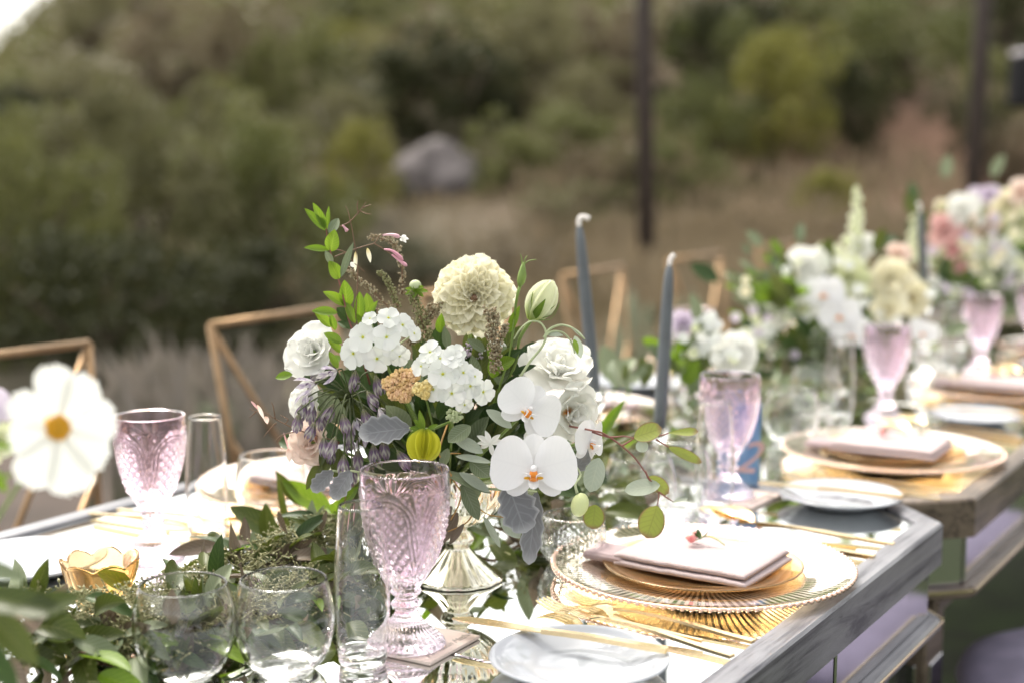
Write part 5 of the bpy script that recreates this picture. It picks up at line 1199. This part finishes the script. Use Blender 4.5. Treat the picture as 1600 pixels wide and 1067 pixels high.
branch('hanging_vine', 'brown vine with pink jasmine buds reaching left from the bouquet', (475, 678), [[(530, 690, 1.40), (468, 672), (430, 654), (415, 645), (398, 642), (390, 638)], [(430, 654), (427, 635), (424, 628)], [(445, 662), (450, 655), (438, 648)], [(468, 672), (440, 680), (432, 690)], [(432, 660), (420, 672), (412, 682)], [(400, 643), (390, 652)]],
  [(402, 632, 413, 655, 7, 'peach'), (415, 650, 418, 662, 8, 'peach'), (450, 700, 453, 722, 9, 'peach'), (443, 675, 451, 702, 4, 'pink'), (392, 626, 404, 640, 4, 'pink')], 1.38, 'peach', 'stembrown', .0007)
branch('hanging_leaves', 'dark strap leaves and red buds hanging under the purple bells', (520, 700), [[(530, 690, 1.40), (505, 735), (498, 750)], [(545, 735, 1.38), (537, 800), (533, 830)], [(552, 740, 1.38), (552, 790), (548, 820)]],
  [(520, 700, 505, 745, 12, 'leafolive'), (530, 700, 524, 750, 20, 'leafolive'), (510, 690, 500, 730, 14, 'leafolive'), (508, 715, 478, 765, 22, 'leafolive'), (505, 716, 493, 738, 5, 'pink'), (538, 795, 533, 828, 5, 'pink'), (553, 780, 547, 815, 5, 'pink'), (560, 760, 525, 800, 20, 'leafbright'), (575, 745, 545, 790, 20, 'leafolive')], 1.385, 'leafolive', 'stemred', .0008)
# dark leafy core of the bouquet
r = flower('core_foliage', 'dark green leaves packed between the blooms of the near bouquet', 'foliage', BV)
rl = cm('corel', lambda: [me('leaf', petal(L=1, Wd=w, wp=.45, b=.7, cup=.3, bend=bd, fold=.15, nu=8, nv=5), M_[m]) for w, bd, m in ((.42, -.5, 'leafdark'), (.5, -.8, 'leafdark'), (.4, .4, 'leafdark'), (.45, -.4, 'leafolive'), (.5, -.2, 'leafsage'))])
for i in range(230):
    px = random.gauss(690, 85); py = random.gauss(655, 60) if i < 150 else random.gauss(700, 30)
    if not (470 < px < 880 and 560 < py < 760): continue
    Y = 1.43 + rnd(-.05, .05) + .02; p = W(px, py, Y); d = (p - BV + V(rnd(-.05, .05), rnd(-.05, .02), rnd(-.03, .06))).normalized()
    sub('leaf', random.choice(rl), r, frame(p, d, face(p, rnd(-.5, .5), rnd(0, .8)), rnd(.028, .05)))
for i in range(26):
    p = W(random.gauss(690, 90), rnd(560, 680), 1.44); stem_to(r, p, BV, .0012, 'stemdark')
# green nubs (unopened phlox buds)
r = flower('bud_cluster', 'cluster of small green phlox buds right of the yellow dahlia bud', 'bud', W(708, 648, 1.345)); crumbs(r, 'buds', 708, 648, 30, 20, 1.345, 26, 'stempale', (.0018, .0028), .6, .02); stem_to(r, W(708, 650, 1.35), BV, .0014)
r = flower('star_blossom', 'small pale green-white star blossom left of the front orchid', 'flower', W(765, 690, 1.35))
for (x1, y1) in ((745, 680), (758, 672), (782, 678), (790, 690), (752, 700), (770, 712), (745, 692)): leaf_px(r, (766, 692), (x1, y1), 9, 1.345, 'white', name='petal')
stem_to(r, W(766, 692, 1.35), BV, .0013)
for lb, px, py in (('pale yellow-green filler leaf blades behind the eucalyptus, right of the bouquet', 945, 650),):
    branch('strap_leaves', lb, (px, py), [[(915, 700), (940, 665), (960, 640)]], [(925, 700, 975, 625, 22, 'leafbright'), (915, 690, 935, 630, 16, 'leafolive'), (935, 700, 1000, 670, 18, 'leafolive'), (905, 700, 915, 640, 16, 'leafolive')], 1.62, 'leafolive', 'stemgreen')
# ================================================================== GARLAND on the table
gl_mats = ['leafolive', 'leafsage', 'leafmauve', 'leafdark', 'leafbright']
GL = [me('leaf', petal(L=1, Wd=w, wp=.40, b=.72, cup=cu, bend=bd, fold=.15, nu=11, nv=7, twist=tw), M_[m]) for (w, cu, bd, tw, m) in
      ((.38, .3, -.7, .5, 'leafolive'), (.42, .3, -1.5, 1.1, 'leafolive'), (.36, .5, .6, -.7, 'leafolive'), (.38, .3, -.6, .7, 'leafsage'), (.40, .3, .5, -1.0, 'leafsage'), (.30, .3, -1.3, .5, 'leafmauve'), (.34, .4, .8, 1.2, 'leafmauve'), (.3, .3, -.8, .5, 'leafdark'), (.36, .3, -.6, .4, 'leafbright'))]
GWT = [6, 5, 4, 3, 3, 3, 3, 5, 2]
VOT = P(160, 952)
def garland(label, path, n, w, h, size, seed_n, extra=()):
    rs = random; p0 = path[0][0]; r = thing('eucalyptus_garland', label, 'garland', Matrix.Translation(V(p0.x, p0.y, Z0 + .002)), 'eucalyptus garlands along the tables')
    ps = smooth_path([q[0] for q in path], 8); hs = np.interp(np.linspace(0, 1, len(ps)), np.linspace(0, 1, len(path)), [q[1] for q in path])
    for i in range(n):
        k = int(rs.random() * (len(ps) - 1)); c = ps[k]; d = (ps[min(k + 1, len(ps) - 1)] - ps[max(k - 1, 0)]).normalized(); sd_ = V(-d.y, d.x, 0)
        off = random.gauss(0, w * .45); z = hs[k] * rnd(.15, 1) * math.exp(-(off / w) ** 2); p = c + sd_ * off + V(0, 0, .004 + z)
        if (V(p.x, p.y, 0) - V(VOT.x, VOT.y, 0)).length < .062 or (abs(p.x / p.y - VOT.x / VOT.y) < .05 and VOT.y - .13 < p.y < VOT.y and p.z > Z0 + .022): continue
        dr = (d * rnd(-1, 1) + sd_ * (off / w * 1.6 + rnd(-.5, .5)) + V(0, 0, rnd(-.15, .75) * (1 if z > .02 else .4))).normalized()
        nn = V(rnd(-.5, .5), rnd(-.8, .2), 1); s = size * rnd(.65, 1.25)
        e = p + dr * s
        if e.z < Z0 + .003: dr.z = max(dr.z, (Z0 + .003 - p.z) / s + .02)
        sub('leaf', random.choices(GL, GWT)[0], r, frame(p, dr, nn, s))
    for lf in extra: leaf_px(r, *lf[:5], **lf[5])
    sub('stem', me('stem', tube([q + V(0, 0, .012 + .008 * math.sin(i * .9)) for i, q in enumerate(ps)], .0022, 6), M_['stembrown']), r, Matrix.Identity(4))
    # seed clusters: hair-thin twigs with capsules
    V_, F_, U_ = [], [], []
    pass
    for i in range(seed_n):
        k = int(rs.random() * (len(ps) - 1)); c = ps[k]; d = (ps[min(k + 1, len(ps) - 1)] - ps[max(k - 1, 0)]).normalized(); sd_ = V(-d.y, d.x, 0)
        off = random.gauss(0, w * .4); q = c + sd_ * off + V(0, 0, hs[k] * rnd(.3, .95) * math.exp(-(off / w) ** 2) + .006) - ps[0]
        dd = V(rnd(-1, 1), rnd(-1, 1), rnd(-.2, .8)).normalized()
        o_ = len(V_); e = q + dd * rnd(.006, .012); a = dd.orthogonal().normalized() * .0005; b2 = dd.cross(a)
        V_ += [q + a, q - a, e - a, e + a]; F_ += [(o_, o_ + 1, o_ + 2, o_ + 3)]; U_ += [(0, 0)] * 4
        o_ = len(V_); rr = rnd(.0010, .0019); V_ += [e - dd * rr, e + a * rr * 2400 * .8, e + b2 * rr * 2400 * .8, e - a * rr * 2400 * .8, e - b2 * rr * 2400 * .8, e + dd * rr * 2]; U_ += [(0, 0)] * 6
        F_ += [(o_, o_ + 1, o_ + 2), (o_, o_ + 2, o_ + 3), (o_, o_ + 3, o_ + 4), (o_, o_ + 4, o_ + 1), (o_ + 5, o_ + 2, o_ + 1), (o_ + 5, o_ + 3, o_ + 2), (o_ + 5, o_ + 4, o_ + 3), (o_ + 5, o_ + 1, o_ + 4)]
    # fine twigs between the leaves
    sub('seed_capsules', me('seed_capsules', (V_, F_, U_), M_['seedgreen'], False), r, ps[0], kind='stuff')
    return r
M_['seedgreen'].name = 'seed_green'
def gp(px, py, h=.05): return (P(px, py), h)
garland('long eucalyptus garland with seed clusters behind the stemless glasses in the foreground',
  [gp(-60, 1080, .06), gp(60, 1045, .07), gp(200, 1010, .05), gp(300, 960, .035), gp(400, 925, .045), gp(500, 900, .065), gp(580, 880, .06), gp(640, 860, .05)], 290, .064, .055, .048, 4200,
  [((470, 790), (430, 735), 22, 1.60, 'leafolive', dict(bend=.3)), ((520, 800), (440, 750), 34, 1.60, 'leafbright', dict(bend=.4)), ((455, 850), (432, 740), 14, 1.56, 'leafolive', dict(bend=.5)), ((440, 840), (358, 790), 36, 1.58, 'leafolive', dict(bend=-.5)),
   ((420, 850), (415, 785), 24, 1.57, 'leafolive', dict()), ((385, 830), (372, 868), 26, 1.54, 'leafsage', dict(bend=-.9)), ((395, 830), (405, 880), 28, 1.54, 'leafsage', dict(bend=-.9)), ((350, 850), (262, 865), 24, 1.50, 'leafmauve', dict()),
   ((215, 920), (150, 890), 26, 1.36, 'leafbright', dict(bend=.3)), ((175, 920), (170, 950), 14, 1.34, 'leafbright', dict()), ((310, 900), (250, 892), 16, 1.45, 'leafbright', dict())])
garland('inner strand of the eucalyptus garland lying nearer to the stemless glasses', [gp(180, 1040, .03), gp(290, 1010, .035), gp(400, 980, .035), gp(490, 950, .035), gp(560, 930, .03)], 200, .05, .035, .045, 2600)
garland('second length of eucalyptus garland behind the mercury bowl and the crystal votive', [gp(640, 860, .05), gp(760, 850, .055), gp(850, 840, .055), gp(900, 820, .05), gp(960, 760, .04), gp(1010, 720, .04)], 190, .06, .05, .048, 1500)
garland('eucalyptus garland under the second bouquet', [(T(.1, .47), .03), (T(.5, .49), .04), (T(.9, .48), .05), (T(1.5, .48), .05), (T(2.1, .48), .05)], 170, .07, .05, .055, 1500)
# foreground bouquet, left of the frame, that carries the cosmos
Yf = .92
fv = W(-170, 900, .98); fv = V(fv.x, .92, Z0)
place('glass_jar', 'clear glass jar at the left edge that holds the white cosmos', 'vase', me('glass_jar', open_vessel(spl([(0, 0), (.03, 0), (.036, .004), (.038, .05), (.032, .085), (.026, .10), (.028, .112)], 5), .002, 64, floor=.006), M_['glass']), fv + V(0, 0, .0006))
p = W(88, 668, Yf); r = flower('cosmos', 'big out-of-focus white cosmos with yellow centre at the left', 'flower', p); n = face(p, .5, .1)
for i, (a, s) in enumerate(((12, 1.0), (62, .98), (105, 1.02), (150, .85), (200, .80), (245, 1.05), (290, 1.12), (330, 1.0))):
    mesh = pm('cos' + str(i % 2), 'white', L=1, Wd=.76, wp=.66, b=.5, base=.2, cup=.04, bend=-.12, bend0=.03, nu=10, nv=9, ruf=.005, rn=1.2, ph=i % 2 * 2, blunt=.1)
    sub('petal', mesh, r, fm(p, n, R(a)) @ Matrix.Translation((.002, 0, .0012 * (i % 3))) @ Matrix.Rotation(rnd(-.2, .2), 4, 'X') @ Matrix.Rotation(rnd(-.22, .1), 4, 'Y') @ Matrix.Scale(0.0385 * s, 4))
crumb = [xf(ball(1, 3, 5), Matrix.Translation((math.cos(i * 2.4) * .0085 * math.sqrt(i / 90), math.sin(i * 2.4) * .0085 * math.sqrt(i / 90), .003 + .003 * (1 - i / 90))) @ Matrix.Scale(.0011, 4)) for i in range(90)]
sub('centre', me('centre', join(xf(ball(1, 6, 12), Matrix.Diagonal((.009, .009, .004, 1))), *crumb), M_['yellow']), r, fm(p, n))
stem_to(r, p - n * .004, fv + V(0, 0, .05), .0016)
for lb, px, py, Y, rad, mat in (('blurred green-white blossoms at the very left edge above the cosmos petals', -6, 690, 1.0, .016, 'greencream'), ('blurred lilac bloom at the left edge', -30, 640, 1.0, .018, 'lilac')):
    p = W(px, py, Y); r = flower('lisianthus', lb, 'flower', p); ruffled(r, p, face(p, .3, .2), rad, mat, 9, 'fg' + mat, centre=False); stem_to(r, p, fv + V(0, 0, .05), .0015)
branch('leafy_branch', 'large blurred eucalyptus leaves in the lower left corner nearest the viewer', (-20, 960), [[(-190, 900, 1.0), (-60, 930, .98), (20, 960, .95), (60, 980, .93)]],
  [(-40, 930, 110, 960, 44, 'leafolive'), (-30, 950, 60, 1040, 54, 'leafolive'), (-60, 880, 45, 905, 34, 'leafsage'), (30, 960, 130, 930, 40, 'leafolive'), (-50, 1000, 30, 1075, 50, 'leafdark'), (-80, 860, -5, 840, 30, 'leafsage'), (-30, 760, 20, 740, 16, 'leafbright'), (-30, 720, 12, 770, 18, 'leafbright'), (-40, 690, 25, 700, 14, 'leafbright')], .90, 'leafsage', 'stembrown')

# ================================================================== FAR BOUQUETS
def far_jar(label, p, r=.032, h=.11):
    place('glass_jar', label, 'vase', me('glass_jar', open_vessel(spl([(0, 0), (r * .85, 0), (r, .004), (r * 1.05, h * .6), (r * .9, h)], 4), .002, 48, floor=.006), M_['glass']), p + V(0, 0, .0006), 0, 'clear glass jars of the far bouquets')
def bloom(kind, label, px, py, w, Y, mat='white', hub=None, grp=None):
    p = W(px, py, Y); rad = w * Y / FPX / 2 * (1.0 if kind == 'moth_orchid' else 1.18); r = flower(kind, label, 'flower', p, grp); u = rnd(.2, .6)
    if kind == 'moth_orchid': orchid(r, p, face(p, -.1, .0), rad * 1.05, rnd(-.3, .3))
    elif kind == 'dahlia': dome(r, p, face(p, rnd(-.2, .2), u), rad * 1.0, (mat, mat), 60, 'fd' + mat)
    elif kind == 'phlox_cluster':
        for k in range(12):
            a = k * 2.4; q = rad * .75 * math.sqrt(k / 12); pp_ = p + V(math.cos(a) * q, -rad * .5 * (1 - k / 12), math.sin(a) * q); floret(r, pp_, face(pp_, math.cos(a) * .5, math.sin(a) * .5 + .2), rad * .36, spin=rnd(0, 6))
    elif kind == 'snapdragon':
        for k in range(16):
            z = k / 15; pp_ = p + V(rnd(-.006, .006), 0, (z - .5) * rad * 2 * 2.4); q = rad * (.95 - .55 * z)
            a = k * 2.4; floret(r, pp_ + V(math.cos(a) * q * .6, -abs(math.sin(a)) * q * .5, 0), face(pp_, math.cos(a) * .8, .3), q * .62, 'greencream', 4, rnd(0, 6))
        sub('stem', me('stem', tube([p - V(0, 0, rad * 3), p + V(0, 0, rad * 2.4)], .0025, 6), M_['stemgreen']), r, Matrix.Identity(4))
    else: ruffled(r, p, face(p, rnd(-.3, .3), u), rad, mat, 9, 'fb' + mat, centre=False)
    if hub is not None: stem_to(r, p - V(0, -.004, 0), hub, .0018)
    return r
def greens(label, hub, px, py, wx, hy, Y, n, mats, size=.05, up=.5, dep=.05, twigs=14):
    r = flower('foliage_spray', label, 'foliage', hub)
    ms = [cm(('gs', m, q), lambda m=m, q=q: me('leaf', petal(L=1, Wd=.42 + .1 * q, wp=.45, b=.65, cup=.25, bend=-.5 + .5 * q, fold=.12, nu=7, nv=5), M_[m])) for m in mats for q in (0, 1)]
    for i in range(n):
        p = W(px + random.gauss(0, wx / 4), py + random.gauss(0, hy / 4), Y + rnd(-dep, dep)); d = (p - hub + V(rnd(-.06, .06), rnd(-.06, .06), rnd(-.04, .08))).normalized()
        sub('leaf', random.choice(ms), r, frame(p, d, face(p, rnd(-.5, .5), rnd(0, .9)), size * rnd(.6, 1.3)))
    for i in range(twigs): stem_to(r, W(px + random.gauss(0, wx / 4), py + random.gauss(0, hy / 4), Y), hub, .0011, 'stemgreen')
    return r
# small bouquet between the candles and the goblet
h1 = V(P(1078, 690).x, P(1078, 690).y, Z0 + .07); Y1 = h1.y
far_jar('clear jar with green stems between the right slate candle and the lilac goblet', P(1078, 690)); 
for a in (('dahlia', 'white shaggy bloom above the goblet by the blue table number', 1148, 552, 66, 'white'), ('phlox_cluster', 'white phlox above the jar between candle and goblet', 1105, 512, 46, 'white'), ('lisianthus', 'pale lilac bloom right beside the second slate candle', 1066, 508, 40, 'lilac'), ('lisianthus', 'small white bloom low in the jar bouquet', 1080, 560, 34, 'white')):
    bloom(a[0], a[1], a[2], a[3], a[4], Y1 + rnd(-.02, .02), a[5], h1)
greens('bright green leaves of the small jar bouquet behind the candles', h1, 1085, 560, 110, 80, Y1, 40, ['leafbright', 'leafolive', 'leafsage'], .04)
greens('green stems and leaves inside the jar behind the goblet', h1 - V(0, 0, .04), 1070, 600, 30, 60, Y1, 12, ['leafbright'], .045, dep=.012, twigs=6)
greens('yellow-green leaves lying between the two slate candles', V(W(960, 650, 2.1).x, 2.1, Z0 + .03), 985, 600, 110, 30, 2.15, 14, ['leafsage', 'leafolive'], .05, twigs=3)
# second bouquet
h2 = T(.93, .47, .10); Y2 = h2.y; far_jar('clear footed jar of the second bouquet, behind the orchids', T(.93, .47), .045, .12)
B2 = [('moth_orchid', 'white moth orchid, topmost of the three on the second bouquet', 1287, 458, 62, 'orchid', -.10), ('moth_orchid', 'white moth orchid, middle of the three on the second bouquet', 1312, 492, 62, 'orchid', -.12), ('moth_orchid', 'white moth orchid, lowest of the three on the second bouquet', 1330, 522, 62, 'orchid', -.13),
  ('dahlia', 'pale dahlia with greenish heart in the second bouquet', 1327, 436, 60, 'greencream', 0), ('dahlia', 'cream dahlia right of the greenish one, second bouquet', 1392, 438, 64, 'cream', 0), ('dahlia', 'cream dahlia at the right edge of the second bouquet', 1424, 466, 58, 'cream', .02), ('lisianthus', 'cream bloom low on the right of the second bouquet', 1388, 484, 44, 'cream', -.03),
  ('lisianthus', 'white bloom at the left shoulder of the second bouquet', 1256, 418, 56, 'white', 0), ('lisianthus', 'ivory bloom above the orchids of the second bouquet', 1293, 405, 44, 'greencream', .02), ('snapdragon', 'tall ivory snapdragon spike over the second bouquet', 1338, 350, 38, 'greencream', .03),
  ('moth_orchid', 'white moth orchid hanging right of the lilac goblet in the second bouquet', 1443, 520, 44, 'orchid', -.1), ('lisianthus', 'white bloom under the snapdragon spike', 1345, 388, 40, 'white', .02), ('lisianthus', 'pale peach bloom low at the left of the second bouquet', 1205, 555, 36, 'peach', 0), ('phlox_cluster', 'white phlox at the left of the second bouquet', 1192, 525, 44, 'white', 0), ('lisianthus', 'white bloom right of the dark leaves at the left of the second bouquet', 1222, 495, 34, 'white', .02),
  ('yarrow_spray', 'blush bloom at the back of the second bouquet', 1400, 400, 34, 'peach', .05), ('lisianthus', 'small white bloom at the back left of the second bouquet', 1178, 470, 26, 'white', .05)]
for a in B2: bloom(a[0], a[1], a[2], a[3], a[4], Y2 + a[6], a[5], h2)
greens('dark glossy leaves left of the orchids in the second bouquet', h2, 1240, 470, 45, 60, Y2 - .05, 18, ['leafolive', 'leafbright', 'leafdark'], .055)
greens('mixed green leaves through the second bouquet', h2, 1300, 490, 260, 130, Y2 + .05, 90, ['leafolive', 'leafdark', 'leafsage', 'leafbright'], .055)
greens('dark leaves hanging low under the second bouquet', h2 - V(0, 0, .03), 1270, 560, 160, 80, Y2, 90, ['leafdark', 'leafolive', 'leafsage'], .05)
greens('thin light sprigs reaching up left of the second bouquet', h2, 1195, 440, 90, 110, Y2 + .05, 26, ['leafsage', 'leafbright'], .035)
# third bouquet, pink and lilac
h3 = T(1.72, .46, .14); Y3 = h3.y; far_jar('clear jar of the pink and lilac bouquet at the right', T(1.72, .46), .045, .14)
B3 = [('rose', 'salmon pink rose at the left of the far bouquet', 1474, 360, 46, 'pink'), ('lisianthus', 'white bloom at the top of the far bouquet', 1502, 328, 44, 'white'), ('lisianthus', 'lilac bloom, left one at the very top of the far bouquet', 1524, 306, 24, 'lilac'), ('lisianthus', 'lilac bloom, right one at the very top of the far bouquet', 1546, 304, 24, 'lilac'),
  ('dahlia', 'cream dahlia top right in the far bouquet', 1575, 318, 46, 'cream'), ('dahlia', 'ivory dahlia at the right edge of the far bouquet', 1592, 350, 50, 'greencream'), ('rose', 'deep pink rose in the middle of the far bouquet', 1491, 388, 30, 'pink'), ('rose', 'small deep pink bud low in the far bouquet', 1500, 416, 20, 'pink'), ('dahlia', 'ivory dahlia low left in the far bouquet', 1464, 405, 38, 'greencream'),
  ('phlox_cluster', 'white phlox low right in the far bouquet', 1562, 402, 50, 'white'), ('dahlia', 'pale dahlia in the middle of the far bouquet', 1524, 398, 44, 'greencream'), ('lisianthus', 'small cream bloom at the top left of the far bouquet', 1470, 324, 20, 'cream'), ('lisianthus', 'pale peach bloom in the heart of the far bouquet', 1535, 352, 44, 'peach'), ('lisianthus', 'white bloom hanging under the far bouquet', 1450, 450, 34, 'white'), ('rose', 'blush rose right below the top of the far bouquet', 1595, 300, 36, 'peach'), ('lisianthus', 'white bloom at the lower right of the far bouquet', 1590, 430, 40, 'white'), ('snapdragon', 'ivory snapdragon left of the far slate candle', 1427, 372, 24, 'greencream')]
for a in B3: bloom(a[0], a[1], a[2], a[3], a[4], Y3 + rnd(-.03, .03), a[5], h3)
greens('green leaves through the pink and lilac bouquet', h3, 1530, 390, 200, 150, Y3 + .05, 80, ['leafolive', 'leafdark', 'leafbright', 'leafsage'], .055)
greens('leaves and stems under the pink and lilac bouquet', h3 - V(0, 0, .04), 1530, 460, 160, 70, Y3, 60, ['leafdark', 'leafolive', 'leafsage'], .05)
# pale hydrangea-like far bouquet seen between candles, on the far side of the jar

# small white and blush filler blossoms scattered through the far bouquets
def fillers(label, hub, px, py, wx, hy, Y, n, mats, r0=.007):
    r = flower('filler_flower', label, 'flower', hub)
    for i in range(n):
        p = W(px + wx * .5 * max(-1, min(1, random.gauss(0, .5))), py + hy * .5 * max(-.8, min(1, random.gauss(0, .5))), Y + rnd(-.07, -.01)); floret(r, p, face(p, rnd(-.4, .4), rnd(0, .6)), r0 * rnd(.7, 1.3), random.choice(mats), 5, rnd(0, 6), 'blossom')
fillers('small white filler blossoms through the second bouquet', h2, 1310, 460, 290, 130, Y2, 46, ['white', 'floret', 'greencream', 'cream'], .010)
fillers('pale filler blossoms on the left wing of the second bouquet', h2, 1195, 520, 90, 120, Y2, 22, ['white', 'greencream', 'lilac'], .008)
fillers('small white filler blossoms through the far bouquet', h3, 1535, 390, 180, 140, Y3, 46, ['white', 'floret', 'greencream', 'cream', 'lilac'], .011)
fillers('small white filler blossoms of the jar bouquet behind the candles', h1, 1100, 540, 110, 70, Y1, 24, ['white', 'floret', 'greencream'], .008)
